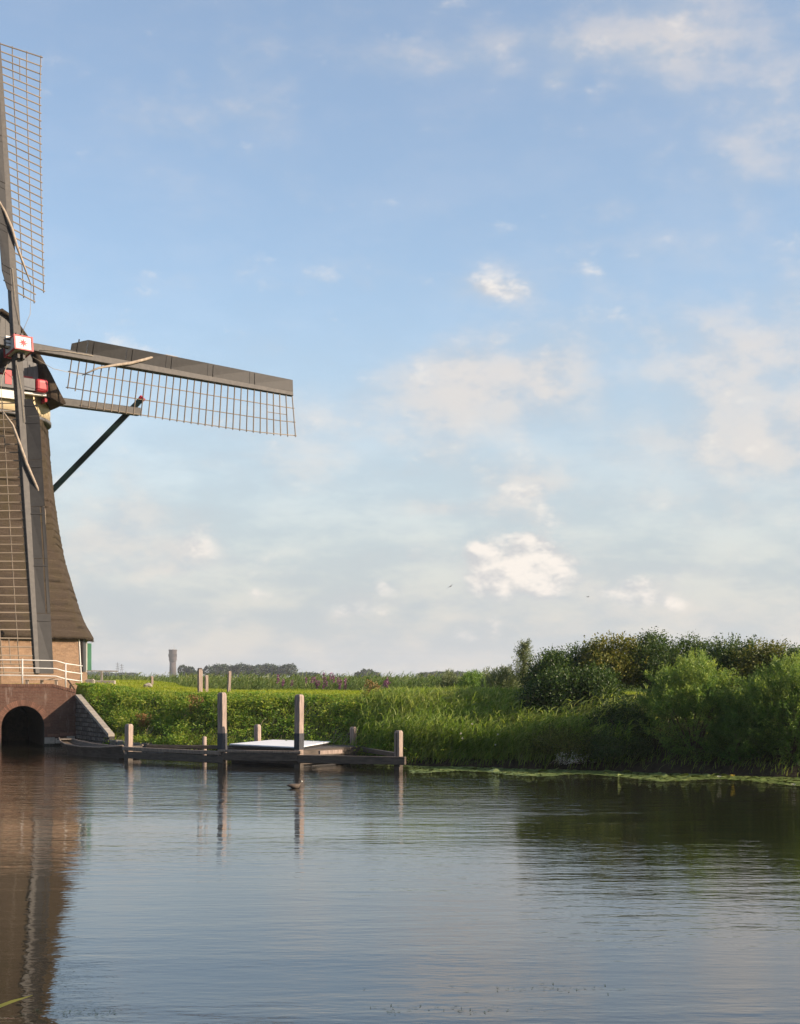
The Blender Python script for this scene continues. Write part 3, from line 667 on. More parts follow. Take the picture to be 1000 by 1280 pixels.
    tm = (T0 + T1) / 2
    pts = [Bx(0, tm, .574)]
    for i in range(16):
        a = i * math.pi / 8; r = (.22 if i % 4 == 0 else .20) if i % 2 == 0 else .075
        pts.append(Bx(math.sin(a) * r * 1.1, tm + math.cos(a) * r, .568))
    obj('star', pts, [(0, i + 1, (i + 1) % 16 + 1) for i in range(16)], 'red', pe)
    for (s, t) in ((-.5, .2), (-.5, 0.0), (-.5, -.15)):
        block('bolt', s - .1, s + .1, t - .05, t + .05, .05, .22, 'white')
    for (s, t) in ((.12, -.56), (-.12, -.56), (.1, .32), (-.12, .32)):
        block('wedge', s - .05, s + .05, t - .12, t + .12, -.3, .3, 'iron')
    tube('wind_shaft', [HUB - nn_ * 3.2, HUB - nn_ * .45], [.36, .33], 'tar', mill, 12)
build_sails()

# ------------------------------------------------------------------ culvert, wing wall, railing
WA = R(20.0); wd = Vector((math.cos(WA), math.sin(WA), 0)); wn_ = Vector((math.sin(WA), -math.cos(WA), 0))   # along the wall to the right, out of it
W0 = Vector((-12.8, 59.0, 0))
def WP(u, z, o=0.0): return W0 - wd * u + zz * z + wn_ * o         # u metres left of the right corner
def wall_top(u): return float(np.interp(u, [0, .9, 30], [2.20, 2.44, 2.46]))
def build_culvert():
    cul = thing('brick_culvert', WP(2, 0), 'red brick culvert wall with a dark round arch below the windmill', 'culvert')
    uc, ra, zs = 2.04, .82, .76          # arch middle, radius, springing height
    n = 14
    arch = [(uc - ra, -.5)] + [(uc - ra * math.cos(math.pi * i / n), zs + ra * math.sin(math.pi * i / n)) for i in range(n + 1)] + [(uc + ra, -.5)]
    V = []; Fc = []; UV = []
    def quad(pts, uv=None):
        k = len(V); V.extend(pts); Fc.append(tuple(range(k, k + len(pts)))); UV.append(uv or [(0, 0), (1, 0), (1, 1), (0, 1)][:len(pts)])
    def fq(u0, za, u1, zb, u2, zc, u3, zd): quad([WP(u0, za), WP(u1, zb), WP(u2, zc), WP(u3, zd)], [(-u0, za), (-u1, zb), (-u2, zc), (-u3, zd)])
    def tz(u): return wall_top(u) - .11
    # right of the arch, over the arch, left of the arch
    fq(uc - ra, -.5, 0, -.5, 0, tz(0), .9, tz(.9)); fq(uc - ra, -.5, .9, tz(.9), uc - ra, tz(uc), uc - ra, tz(uc))
    Fc.pop(); UV.pop(); quad([WP(uc - ra, -.5), WP(.9, tz(.9)), WP(uc - ra, tz(uc - ra))], [(-(uc - ra), -.5), (-.9, tz(.9)), (-(uc - ra), tz(uc - ra))])
    for i in range(1, n + 1):
        (a, za), (b_, zb) = arch[i], arch[i + 1]; fq(b_, zb, a, za, a, tz(a), b_, tz(b_))
    fq(16, -.5, uc + ra, -.5, uc + ra, tz(uc + ra), 16, tz(16))
    obj('wall', V, Fc, 'brick_red', cul, uvs=UV)
    # tunnel: its inner shade is deepened by a dark surface colour
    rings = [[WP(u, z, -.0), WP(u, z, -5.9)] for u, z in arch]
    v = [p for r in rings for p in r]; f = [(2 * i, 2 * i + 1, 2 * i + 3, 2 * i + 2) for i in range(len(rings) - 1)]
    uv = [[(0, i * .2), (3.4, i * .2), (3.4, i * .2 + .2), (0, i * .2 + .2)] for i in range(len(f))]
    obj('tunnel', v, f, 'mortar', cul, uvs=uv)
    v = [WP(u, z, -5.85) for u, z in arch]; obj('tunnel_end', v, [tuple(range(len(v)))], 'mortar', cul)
    # ring of arch bricks, standing a little proud
    nb = 44
    for i in range(nb):
        a0 = math.pi * (i + .08) / nb; a1 = math.pi * (i + .92) / nb
        pts = [(r_, a) for r_, a in ((ra + .005, a0), (ra + .005, a1), (ra + .23, a1), (ra + .23, a0))]
        v = [WP(uc - r_ * math.cos(a), zs + r_ * math.sin(a), o) for o in (-.05, .012 + random.uniform(0, .008)) for r_, a in pts]
        obj('brick', v, [(0, 1, 2, 3), (7, 6, 5, 4), (0, 4, 5, 1), (1, 5, 6, 2), (2, 6, 7, 3), (3, 7, 4, 0)], 'brick_piece', cul)
    # rowlock coping bricks, one by one where they can be seen
    u = 0.0
    while u < 6.2:
        w = .075; t = wall_top(u + w / 2); o = random.uniform(-.006, .006)
        v = [WP(uu_, z, oo) for oo in (-.24, .025 + o) for uu_, z in ((u, t - .112), (u + w, t - .112), (u + w, t), (u, t))]
        obj('brick', v, [(0, 1, 2, 3), (7, 6, 5, 4), (0, 4, 5, 1), (1, 5, 6, 2), (2, 6, 7, 3), (3, 7, 4, 0)], 'brick_piece', cul)
        u += w + .010
    bar('coping', WP(6.25, 2.40, -.1), WP(16, 2.40, -.1), .25, .1, 'brick_piece', cul, side=wn_)
    # pale plinth stones at the water
    for (a, b_, z0, z1) in ((.04, .36, .10, .38), (.38, .80, .10, .30), (.82, 1.22, .09, .34), (.1, .62, .39, .52), (.66, 1.1, .36, .47), (3.05, 3.5, .08, .36), (3.52, 4.1, .08, .32), (4.13, 4.8, .08, .34)):
        v = [WP(q, z, oo) for oo in (-.05, .03) for q, z in ((a, z0), (b_, z0), (b_, z1), (a, z1))]
        bevel_obj(obj('plinth_stone', v, [(0, 1, 2, 3), (7, 6, 5, 4), (0, 4, 5, 1), (1, 5, 6, 2), (2, 6, 7, 3), (3, 7, 4, 0)], 'stone' if z0 < .2 else 'brick_piece', cul), .01)
    # deck behind the coping
    us = [-.02, .9, 16]; v = []
    for q in us: v += [WP(q, wall_top(q) - .02, -.2), WP(q, wall_top(q) - .02 + .02 * (q > .1), -7.4)]
    obj('deck', v, [(0, 1, 3, 2), (2, 3, 5, 4)], 'ground', cul)
    # wing wall: sloping stonework running out to the bank, in shade
    wing = thing('wing_wall', (-11.7, 57, 0), 'sloping dark stone wing wall beside the brick culvert', 'wall')
    A = Vector((-12.78, 58.98, 0)); B = Vector((-10.7, 55.0, 0)); d = (B - A); Lw = d.length; d.normalize(); nrm = Vector((d.y, -d.x, 0)); nrm = nrm if nrm.y < 0 else -nrm
    def top(q): return 1.93 + (.52 - 1.93) * q / Lw
    def G(q, z, o=0): return A + d * q + zz * z + nrm * o
    v = [G(0, -.5), G(Lw, -.5), G(Lw, top(Lw)), G(0, top(0)), G(0, -.5, -.2), G(Lw, -.5, -.2), G(Lw, top(Lw), -.2), G(0, top(0), -.2)]
    obj('core', v, [(0, 1, 2, 3), (7, 6, 5, 4), (0, 4, 5, 1), (1, 5, 6, 2), (2, 6, 7, 3), (3, 7, 4, 0)], 'mortar', wing)
    z = -.05; row = 0
    while z < 1.85:
        h = .17; q = -.05 - (row % 2) * .15
        while q < Lw:
            w = random.uniform(.24, .40); a_, b_ = max(q, 0) + .012, min(q + w, Lw) - .012
            zt_a = min(z + h - .02, top(a_) - .01); zt_b = min(z + h - .02, top(b_) - .01)
            if b_ - a_ > .05 and zt_a - z > .04 and zt_b - z > .0:
                pr = random.uniform(.02, .055); k = .02
                v = [G(a_, z, -.02), G(b_, z, -.02), G(b_, zt_b, -.02), G(a_, zt_a, -.02), G(a_ + k, z + k, pr), G(b_ - k, z + k, pr), G(b_ - k, max(zt_b - k, z + k), pr), G(a_ + k, zt_a - k, pr)]
                obj('stone', v, [(3, 2, 1, 0), (4, 5, 6, 7), (0, 1, 5, 4), (1, 2, 6, 5), (2, 3, 7, 6), (3, 0, 4, 7)], 'dark_stone', wing)
            q += w
        z += h; row += 1
    nc = 7
    for i in range(nc):
        a_, b_ = Lw * i / nc + .01, Lw * (i + 1) / nc - .01
        v = [G(q, top(q) + dz, o) for dz in (-.02, .10) for q, o in ((a_, .05), (b_, .05), (b_, -.20), (a_, -.20))]
        bevel_obj(obj('coping_stone', v, [(3, 2, 1, 0), (4, 5, 6, 7), (0, 1, 5, 4), (1, 2, 6, 5), (2, 3, 7, 6), (3, 0, 4, 7)], 'stone', wing), .015)
    # low stone kerb at the foot of the bank
    kerb = thing('stone_kerb', (-9.9, 54.3, 0), 'low dark stone edging along the water behind the punt', 'kerb')
    pts = [Vector((-10.7, 55.0, 0)), Vector((-8.4, 52.95, 0))]; dd = (pts[1] - pts[0]); n = 7; sd = Vector((-dd.y, dd.x, 0)).normalized()
    for i in range(n):
        a_ = pts[0] + dd * ((i + .03) / n); b_ = pts[0] + dd * ((i + .97) / n); top_ = .40 + random.uniform(-.03, .03) - .02 * i
        v = [q + sd * o + zz * z_ for z_ in (-.4, top_) for q, o in ((a_, -.02), (b_, -.02), (b_, .5), (a_, .5))]
        bevel_obj(obj('stone', v, [(3, 2, 1, 0), (4, 5, 6, 7), (0, 1, 5, 4), (1, 2, 6, 5), (2, 3, 7, 6), (3, 0, 4, 7)], 'dark_stone', kerb), .03)
build_culvert()

def build_railing():
    rl = thing('white_railing', WP(2, 2.44, -.35), 'white painted tube railing with three rails above the brick culvert', 'railing')
    def pt(px, y, Y): return P(px, y, Y)
    base = [(-150, 57.0, 855.0), (-30, 57.9, 855.0), (28, 58.45, 855.0), (70, 58.95, 855.6), (82, 59.15, 858.2), (103, 60.6, 857.0)]
    def rail(y_off, name='rail'):
        pts = []
        for (px, Y, yb), top in zip(base, (824.5, 824.5, 825, 826, 829.5, 832.5)):
            pts.append(P(px, top + y_off, Y))
        tube(name, pts, .022, 'white', rl, 8)
    for o in (0, 9.8, 19.2): rail(o)
    for (px, Y, yt, yb) in ((-150, 57.0, 823.5, 858), (-85, 57.4, 823.5, 858), (-30, 57.9, 823.5, 858), (28, 58.45, 823.5, 858), (82, 59.15, 828.5, 861)):
        p = P(px, yt, Y); q = P(px, yb, Y); tube('post', [q, p], .03, 'white', rl, 8)
build_railing()
def build_bench_plank():
    t = thing('low_bench', P(52, 855, 60.2), 'low pale wooden plank on blocks against the mill wall behind the railing', 'bench')
    a = P(28, 849.5, 60.3); b_ = P(76, 850.0, 61.2); z = 2.62
    a.z = b_.z = z
    bar('seat', a, b_, .06, .25, 'post_wood', t, side=zz)
    for k in (.12, .5, .88):
        c = a.lerp(b_, k); bar('leg', Vector((c.x, c.y, 2.35)), Vector((c.x, c.y, z - .03)), .10, .18, 'post_wood', t)
build_bench_plank()

def gz(x, y): return float(terrain(x, y))
def build_lawn_things():
    # white bench beyond the mill corner
    Y = 64.0; t = thing('plank_bench', (P(128, 850, Y).x, Y, gz(P(128, 850, Y).x, Y)), 'pale weathered plank bench with one post on the grass by the mill corner', 'bench')
    g = t.matrix_basis.translation.z
    def q(px, py): return P(px, py, Y)
    bar('seat', q(110, 852.8), q(144, 852.8), .15, .25, 'stone', t, side=zz, bev=.01)
    bar('backrest', q(107, 838.5) + Vector((0, .25, 0)), q(146, 839) + Vector((0, .25, 0)), .05, .05, 'stone', t, side=zz)
    for px in (126,):
        p = q(px, 839); bar('post', Vector((p.x, Y + .19, g - .1)), Vector((p.x, Y + .19, p.z)), .09, .07, 'stone', t)
    # stones
    def rock(px, py, Y, sx, sy, sz, mat, label, square=False):
        c = P(px, py, Y); bm = bmesh.new()
        if square: bmesh.ops.create_cube(bm, size=1); bmesh.ops.bevel(bm, geom=list(bm.edges), offset=.12, segments=2, affect='EDGES')
        else: bmesh.ops.create_icosphere(bm, subdivisions=3, radius=.5)
        for v in bm.verts:
            n = 1 + .10 * math.sin(v.co.x * 9 + 1) * math.cos(v.co.y * 7) + .06 * math.sin(v.co.z * 13 + v.co.x * 5)
            v.co = Vector((v.co.x * sx * n, v.co.y * sy * n, v.co.z * sz * n))
        g = gz(c.x, Y); me = bpy.data.meshes.new('rock'); bm.to_mesh(me); bm.free(); me.materials.append(M[mat])
        o = from_mesh('boulder' if not square else 'stone_block', me, Matrix.Translation((c.x, Y, g + sz * .36))); tag(o, label, 'stone')
    rock(112.5, 857, 62.6, .34, .3, .27, 'stone', 'small pale square stone block on the grass before the pale plank bench', True)
    rock(185, 855, 66, .42, .36, .26, 'stone', 'rounded brown boulder on the lawn between mill and fence posts')
    # fence posts
    fp = [(190, 846.5, 71.5, .11, 'short reddish fence post on the lawn beside the brown boulder'), (250, 836.5, 58.2, .16, 'thick tall wooden fence post with dark cap by the reeds'), (258, 845.5, 57.8, .12, 'slim pale fence post standing close to the thick capped post'), (287, 840.5, 57.0, .11, 'slim leaning pale fence post standing apart, by the tall mooring post')]
    for i, (px, py, Y, w, lab) in enumerate(fp):
        c = P(px, py, Y); b_ = P(px + (-1.5 if i == 3 else 0), py, Y); g = gz(c.x, Y)
        t = thing('fence_post', (b_.x, Y, g), lab, 'post', 'fence posts on the lawn')
        bar('post', Vector((b_.x, Y, g - .2)), c, w, w, 'post_wood', t, roll=.5, bev=.01)
        top = bar('cap', c, c + zz * .05, w * 1.0 + .01, w + .01, 'wet_wood' if i == 1 else 'post_wood', t, taper=.6, roll=.5)
        if i == 1:
            bar('peg', c + Vector((-.1, -.02, -.06)), c + Vector((.1, -.02, -.03)), .05, .05, 'wet_wood', t)
build_lawn_things()

# ------------------------------------------------------------------ mooring, pontoon, punt
def build_mooring():
    posts = [  # px, waterline y, top y, width, kind, label
        (160.5, 951, 905, .20, 's', 'short square mooring post at the punt end of the frame'),
        (278, 957.5, 865.5, .205, 't', 'tall square mooring post with dark band on the punt side of the white sheet'),
        (373.5, 959.5, 868, .205, 't', 'tall square mooring post with dark band at the front corner of the white sheet'),
        (498, 962, 913, .19, 's', 'short grooved square post at the reed end of the mooring frame'),
        (322, 949, 905.5, .17, 'b', 'short square post behind the white sheet'),
        (442, 951, 908.5, .17, 'b', 'short square post at the rear corner of the dark pontoon'),
        (255.5, 947, 920.5, .15, 'r', 'small round stump behind the long plank beam')]
    base = {}
    for (px, yw, yt, w, kd, lab) in posts:
        b_ = PW(px, yw); Y = b_.y; top = P(px, yt, Y); base[px] = b_
        t = thing('mooring_post', b_, lab, 'post', 'mooring posts')
        ro = R(35 + random.uniform(-4, 4)); lnx, lny = random.uniform(-.018, .018), random.uniform(-.018, .018)     # no two stand quite true
        tall = kd == 't'
        lo = Vector((b_.x, Y, -1.0))
        if kd == 'r':
            tube('post', [lo, Vector((b_.x, Y, top.z - .03)), Vector((b_.x, Y, top.z))], [w / 2, w / 2, w / 2 - .03], 'post_wood', t, 12); continue
        # square post standing corner-on, weathered top chamfered
        def ring(z, k): return [Vector((b_.x + lnx * z + math.cos(ro * -1 + math.pi / 4 + i * math.pi / 2) * w / 2 * 1.414 * k, Y + lny * z + math.sin(ro * -1 + math.pi / 4 + i * math.pi / 2) * w / 2 * 1.414 * k, z)) for i in range(4)]
        v, f = loft([ring(-1.0, 1), ring(.22, 1)]); obj('wet_foot', v, f, 'wet_wood', t)
        v, f = loft([ring(.222, 1), ring(top.z - .06, 1), ring(top.z, .72)]); bevel_obj(obj('shaft', v, f, 'post_wood', t), .008)
        if tall:
            z1 = H - (916.5 - HY) / F * Y; z0 = H - (937 - HY) / F * Y
            v, f = loft([ring(z0, 1.03), ring(z1, 1.03)]); obj('dark_band', v, f, 'post_band', t)
        if px == 498:
            g = [Vector((b_.x, Y, 0)) + Vector((-math.sin(R(35)), -math.cos(R(35)), 0)) * (w / 2 + .012)]
            bar('groove_strip', g[0] + zz * .2, g[0] + zz * (top.z - .05), .035, .03, 'wet_wood', t)
    # the timber frame between the posts
    fr = thing('timber_mooring', PW(330, 955), 'low dark timber frame of long beams between the mooring posts', 'mooring')
    def beam(p0, p1, z, h, w, mat='wet_wood', ext0=0, ext1=0, off=-.16):
        a = Vector((p0.x, p0.y + off, z)); b_ = Vector((p1.x, p1.y + off, z)); d = (b_ - a).normalized()
        return bar('beam', a - d * ext0, b_ + d * ext1, h, w, mat, fr, side=zz, bev=.012)
    b160, b278, b373, b498, b322, b442 = base[160.5], base[278], base[373.5], base[498], base[322], base[442]
    beam(b160, b278, .40, .12, .14, 'wood_grey', .2, .0); beam(b160, b278, .20, .22, .10, 'wet_wood', .0, .1)
    beam(b278, b373, .30, .22, .12, 'wet_wood', .0, .0); beam(b278, b373, .47, .08, .14, 'wood_grey', .1, .1)
    beam(b373, b498, .27, .24, .14, 'wet_wood', 0, .22); 
    beam(b442, b498, .42, .14, .12, 'wet_wood', .3, 0, 0)
    beam(b160 + Vector((.3, 1.6, 0)), b322, .38, .12, .14, 'wet_wood', 0, 0, .14); beam(b322, b442, .40, .16, .14, 'wet_wood', 0, .2, .14)
    a = PW(399, 940, .47); b_ = PW(427, 939, .47); bar('beam', Vector((a.x, a.y + .1, .45)), Vector((b_.x, b_.y + .1, .46)), .11, .10, 'post_wood', fr, side=zz)
    # pontoon with a white sheet on top
    C = [PW(287, 930.5, .60), PW(372, 934.5, .60), PW(414, 927.3, .60), PW(341, 925.2, .60)]
    pn = thing('pontoon', (C[0] + C[2]) / 2 - zz * .6, 'dark tarred timber pontoon floating inside the mooring frame', 'pontoon')
    D = [PW(284, 933, .52), PW(372, 938.5, .50), PW(458, 933, .50), PW(352, 926, .52)]
    # planked sides and deck
    for i in range(4):
        p, q = D[i], D[(i + 1) % 4]
        for j in range(2):
            zt = .50 - j * .22; bar('side_plank', Vector((p.x, p.y, zt - .1)), Vector((q.x, q.y, zt - .1)), .2, .07, 'wet_wood', pn, side=zz)
    nd = 16
    for i in range(nd):
        s0, s1 = (i + .04) / nd, (i + .96) / nd
        a0 = D[0].lerp(D[1], s0); a1 = D[0].lerp(D[1], s1); b0 = D[3].lerp(D[2], s0); b1 = D[3].lerp(D[2], s1)
        v = [Vector((p.x, p.y, z)) for z in (.47, .52 + random.uniform(-.004, .004)) for p in (a0, a1, b1, b0)]
        obj('deck_plank', v, [(3, 2, 1, 0), (4, 5, 6, 7), (0, 1, 5, 4), (1, 2, 6, 5), (2, 3, 7, 6), (3, 0, 4, 7)], 'wet_wood', pn)
    hull = [Vector((p.x, p.y, z)) for z in (-.25, .44) for p in [q.lerp((D[0] + D[2]) / 2, .06) for q in D]]
    obj('hull', hull, [(3, 2, 1, 0), (4, 5, 6, 7), (0, 1, 5, 4), (1, 2, 6, 5), (2, 3, 7, 6), (3, 0, 4, 7)], 'tar', pn)
    sh = thing('white_sheet', (C[0] + C[2]) / 2 - zz * .05, 'flat white sheet lying on the dark pontoon', 'panel')
    v = [Vector((p.x, p.y, p.z + dz)) for dz in (-.02, .02) for p in C]
    bevel_obj(obj('sheet', v, [(3, 2, 1, 0), (4, 5, 6, 7), (0, 1, 5, 4), (1, 2, 6, 5), (2, 3, 7, 6), (3, 0, 4, 7)], 'panel_white', sh), .006)
    for i in range(4):
        p, q = C[i], C[(i + 1) % 4]; bar('batten', Vector((p.x, p.y, .545)), Vector((q.x, q.y, .545)), .05, .05, 'tar', sh, side=zz)
build_mooring()

def build_punt():
    # flat-bottomed wooden punt, upturned bow towards the culvert
    bow = PW(79, 940); stern = PW(166, 949); L = (stern - bow).length; d = (stern - bow).normalized(); s = Vector((-d.y, d.x, 0))
    t = thing('wooden_punt', (bow + stern) / 2, 'old dark wooden punt moored beside the stone edging', 'boat')
    st = [(0.0, .16, .38, .50), (.10, .36, .20, .40), (.25, .52, .02, .33), (.5, .58, -.10, .30), (.75, .55, -.10, .33), (.93, .42, .0, .40), (1.0, .36, .06, .44)]
    def ring(k, w, zb, zt, i=0.0):
        c = bow + d * L * k
        return [c + s * (w - i) + zz * zt, c + s * (w * .78 - i) + zz * (zb + i), c - s * (w * .78 - i) + zz * (zb + i), c - s * (w - i) + zz * zt]
    outer = [ring(*q) for q in st]; inner = [ring(*q, .045) for q in st]
    v, f = loft(outer, closed=False, caps=False); k = len(v); v2, f2 = loft(inner, closed=False, caps=False)
    v += v2; f += [tuple(i + k for i in q)[::-1] for q in f2]
    n = len(st)
    for i in range(n - 1):
        for j in (0, 3): f.append((i * 4 + j, (i + 1) * 4 + j, k + (i + 1) * 4 + j, k + i * 4 + j))
    f += [(0, 1, 2, 3), ((n - 1) * 4, (n - 1) * 4 + 1, (n - 1) * 4 + 2, (n - 1) * 4 + 3)]
    obj('hull', v, f, 'wet_wood', t)
    for sd in (0, 3):
        tube('gunwale', [Vector(outer[i][sd]) + zz * .015 for i in range(n)], .03, 'wood_grey', t, 6)
    for kk, w, z in ((.35, .5, .22), (.7, .52, .24)):
        c = bow + d * L * kk; bar('thwart', c - s * w + zz * z, c + s * w + zz * z, .22, .04, 'wood_grey', t, side=d)
    c = bow + d * .1; bar('bow_plate', c - s * .22 + zz * .47, c + s * .22 + zz * .47, .3, .05, 'wet_wood', t, side=d)
build_punt()

# ------------------------------------------------------------------ vegetation
WIND = np.array([0.92, 0.15, 0.0])
def rnd(n, a, b): return rng.uniform(a, b, n)
def ground_points(n, x0, x1, s0, s1, test=None):
    "random points on the far bank: x range, distance behind the shore"
    x = rnd(n, x0, x1); s = rnd(n, s0, s1) if not callable(s0) else s0(x, n)
    y = shore(x) + s
    if test is not None:
        k = test(x, y, s); x, y, s = x[k], y[k], s[k]
    return np.stack([x, y, terrain(x, y)], 1), s
def in_mill(x, y, r=6.3): return (x - MX) ** 2 + (y - MY) ** 2 < r * r
def low_noise(x, y, k=1.0):
    return (np.sin(x * 1.3 * k + 1.7 * np.sin(y * .8 * k)) + np.sin(y * 1.9 * k + 1.3 * np.sin(x * .9 * k + 2)) + .6 * np.sin(x * 3.7 * k + y * 2.9 * k)) / 2.6

def stems_to_reeds(B, h, wscale=1.0, tint=.5, nl=6, plume=0.25, lean=.10, leaf=.42, mat='reed'):
    "reed stems with arching leaves; every point of B grows one"
    n = len(B); az = rng.uniform(0, 2 * np.pi, n)
    up = np.stack([np.cos(az) * .06 + lean, np.sin(az) * .06, np.ones(n)], 1); up = unit(up)
    bd = np.tile(WIND, (n, 1)) + rng.normal(0, .3, (n, 3)) * [1, 1, .2]
    parts = [blades(B, up, bd, h, .014 * wscale, tint, 2, .08)]
    for i in range(nl):
        t = (i + rng.uniform(.2, .9, n)) / nl; t = .18 + .8 * t
        a = rng.uniform(0, 2 * np.pi, n); out = np.stack([np.cos(a), np.sin(a), np.zeros(n)], 1) * .75 + WIND * .55
        P0 = B + up * (h * t)[:, None]
        u2 = unit(up * 1.1 + out * .7)
        L = leaf * rng.uniform(.6, 1.25, n) * (1.1 - .35 * t)
        parts.append(blades(P0, u2, unit(out) * .9, L, .026 * wscale, tint + rng.normal(0, .10, n) + .12 * t, 2, rng.uniform(.35, .8, n)))
    k = rng.random(n) < plume
    if k.any():
        P0 = (B + up * h[:, None])[k]; m_ = k.sum()
        parts.append(blades(P0 - up[k] * .05, unit(up[k] + WIND * .5), np.tile(WIND, (m_, 1)), rng.uniform(.16, .26, m_), .045 * wscale, .95, 2, .6))
    return merge(parts)

def build_lawn():
    n = 42000
    B, s = ground_points(n, -17, 14, lambda x, n: rng.uniform(4.6, lawn_edge(x) + 2.5), None, lambda x, y, s: ~in_mill(x, y, 5.7))
    az = rnd(len(B), 0, 6.283); up = np.stack([np.cos(az) * .35, np.sin(az) * .35, np.ones(len(B))], 1)
    bd = np.stack([np.cos(az), np.sin(az), 0 * az], 1)
    h = rnd(len(B), .05, .12) * (1 + .6 * (low_noise(B[:, 0], B[:, 1]) > .3))
    V, Q, T = blades(B, up, bd, h, .018, .5 + .25 * low_noise(B[:, 0], B[:, 1], .5), 2, .4)
    o = np_mesh('lawn_grass', V, Q, 'lawn', T); tag(o, 'short sunlit lawn grass along the top of the bank', 'grass', kind='stuff')
build_lawn()

def build_weeds():
    "nettles, docks and rough grass on the slope between the culvert and the reeds"
    parts = []
    n = 6400
    grassy = lambda x, s: (low_noise(x * .9 + 4, s * 1.2) > .35) | ((s < 2.3) & (x > -7.6) & (x < -1.0)) | (s > 4.9)
    B, s = ground_points(n, -12.9, 2.2, 0.12, 5.6, lambda x, y, s: (rng.random(len(x)) < 1 - .75 * sst(-1.5, 2.0, x)) & ~((x < -10.9) & (s < .9)) & ((rng.random(len(x)) < .16) | ~grassy(x, s)))
    ln = low_noise(B[:, 0] * 1.1, s * 1.2 + 3); l2 = low_noise(B[:, 0] * 3.1 + 5, s * 3.3)
    hh = np.clip(.34 + .24 * ln + .12 * l2 + rng.normal(0, .09, len(B)), .08, .95) * np.where(s < 1.0, .7, 1.0)
    crest = 2.08 + .36 * sst(-8, -15, B[:, 0]); hh = np.minimum(hh, np.maximum(.04, crest - B[:, 2] - .10 + .08 * l2 + rng.normal(0, .08, len(B))))
    tone = np.clip(.54 + .24 * low_noise(B[:, 0] * 1.3 + 9, s * 1.4) + .16 * l2 + rng.normal(0, .09, len(B)), .0, .98)
    lsz = np.clip(.085 + .035 * low_noise(B[:, 0] * 2.0 + 1, s * 2.2), .045, .14)
    for k in range(17):        # leaves round every plant
        m_ = len(B); a = rnd(m_, 0, 6.283); r = rnd(m_, .02, .22); t = rng.random(m_) ** .7
        C = B + np.stack([np.cos(a) * r, np.sin(a) * r, hh * t], 1)
        D = np.stack([np.cos(a), np.sin(a), rnd(m_, -.35, .9)], 1)
        parts.append(leaves(C, D, lsz * rnd(m_, .7, 1.4), lsz * rnd(m_, .3, .6), tone + .12 * (t - .5), .12))
    # taller flowering stalks
    n3 = 700; k3 = rng.integers(0, len(B), n3); B3 = B[k3]; h3 = np.minimum(hh[k3] + rnd(n3, .1, .35), np.maximum(.1, crest[k3] - B3[:, 2] + .05 + rng.normal(0, .08, n3)))
    u3 = np.stack([rng.normal(.12, .14, n3), rng.normal(0, .14, n3), np.ones(n3)], 1); parts.append(blades(B3, u3, np.tile(WIND, (n3, 1)), h3, .016, .75, 3, .2))
    for k in range(9):
        C = B3 + unit(u3) * (h3 * rnd(n3, .65, 1.0))[:, None] + rng.normal(0, .025, (n3, 3)); parts.append(leaves(C, rng.normal(size=(n3, 3)) + [0, 0, .4], .045, .03, .9))
    # grass blades between them
    n2 = 26000
    B2, s2 = ground_points(n2, -12.6, 3.0, 0.06, 6.6, lambda x, y, s: ~((x < -10.9) & (s < .9)))
    bd = np.tile(WIND, (len(B2), 1)) + rng.normal(0, .5, (len(B2), 3)) * [1, 1, 0]
    up = np.stack([rng.normal(.1, .25, len(B2)), rng.normal(0, .25, len(B2)), np.ones(len(B2))], 1)
    l3 = low_noise(B2[:, 0] * 1.4, s2 * 1.7)
    parts.append(blades(B2, up, bd, np.minimum(rnd(len(B2), .14, .42) * (1 + .4 * l3), np.maximum(.06, 2.08 + .36 * sst(-8, -15, B2[:, 0]) - B2[:, 2] - .02 + rng.normal(0, .06, len(B2)))), .017, .70 + .22 * l3, 3, rnd(len(B2), .2, .7), .15))
    o = np_mesh('bank_weeds', *merge(parts)[:2], 'weed', merge(parts)[2]); tag(o, 'rough green weeds and grass covering the bank behind the mooring', 'weeds', kind='stuff')
    # dead stalks and dry grass stems
    n4 = 520; B4, s4 = ground_points(n4, -12.3, 7.0, .1, 5.0, lambda x, y, s: ~((x < -10.9) & (s < .9)))
    h4 = np.minimum(rnd(len(B4), .3, .85), np.maximum(.15, 2.15 + .3 * sst(-8, -15, B4[:, 0]) - B4[:, 2]))
    p4 = [blades(B4, np.stack([rng.normal(.15, .25, len(B4)), rng.normal(0, .2, len(B4)), np.ones(len(B4))], 1), np.tile(WIND, (len(B4), 1)), h4, .016, .5, 3, rnd(len(B4), .05, .5))]
    V, Q, T = merge(p4); o = np_mesh('dry_stalks', V, Q, 'twig', T); tag(o, 'scattered dry pale stalks among the bank weeds and reeds', 'dry stalks', kind='stuff')
    # rust-brown sorrel stalks standing in the weeds
    for (px, s_, h, lab) in ((236, 2.6, .95, 'rusty brown sorrel stalks leaning in the weeds above the long plank beam'), (176, 1.6, .7, 'rusty brown sorrel in the weeds above the punt'), (455, 4.2, .8, 'orange-brown seeding sorrel near the top of the bank by the reeds')):
        Y = 55.0
        for _ in range(12): x = (px - 500) / F * Y; Y = float(shore(x)) + s_
        g = gz(x, Y); m_ = 7; an = rng.normal(0, .22, m_)
        tips = []; pr = []
        for i in range(m_):
            B3 = np.array([[x + rng.normal(0, .03), Y + rng.normal(0, .03), g]]); u3 = np.array([[math.sin(an[i]) + .35, rng.normal(0, .1), 1]])
            pr.append(blades(B3, u3, WIND[None], h * rng.uniform(.7, 1.1), .02, .3, 3, .25))
            t = rng.random(70) ** .6 * .75 + .25; L = h
            C = B3 + unit(u3) * (L * t)[:, None] + rng.normal(0, .035, (70, 3)); pr.append(leaves(C, rng.normal(size=(70, 3)) + [0, 0, .5], .05, .035, rnd(70, .2, .9)))
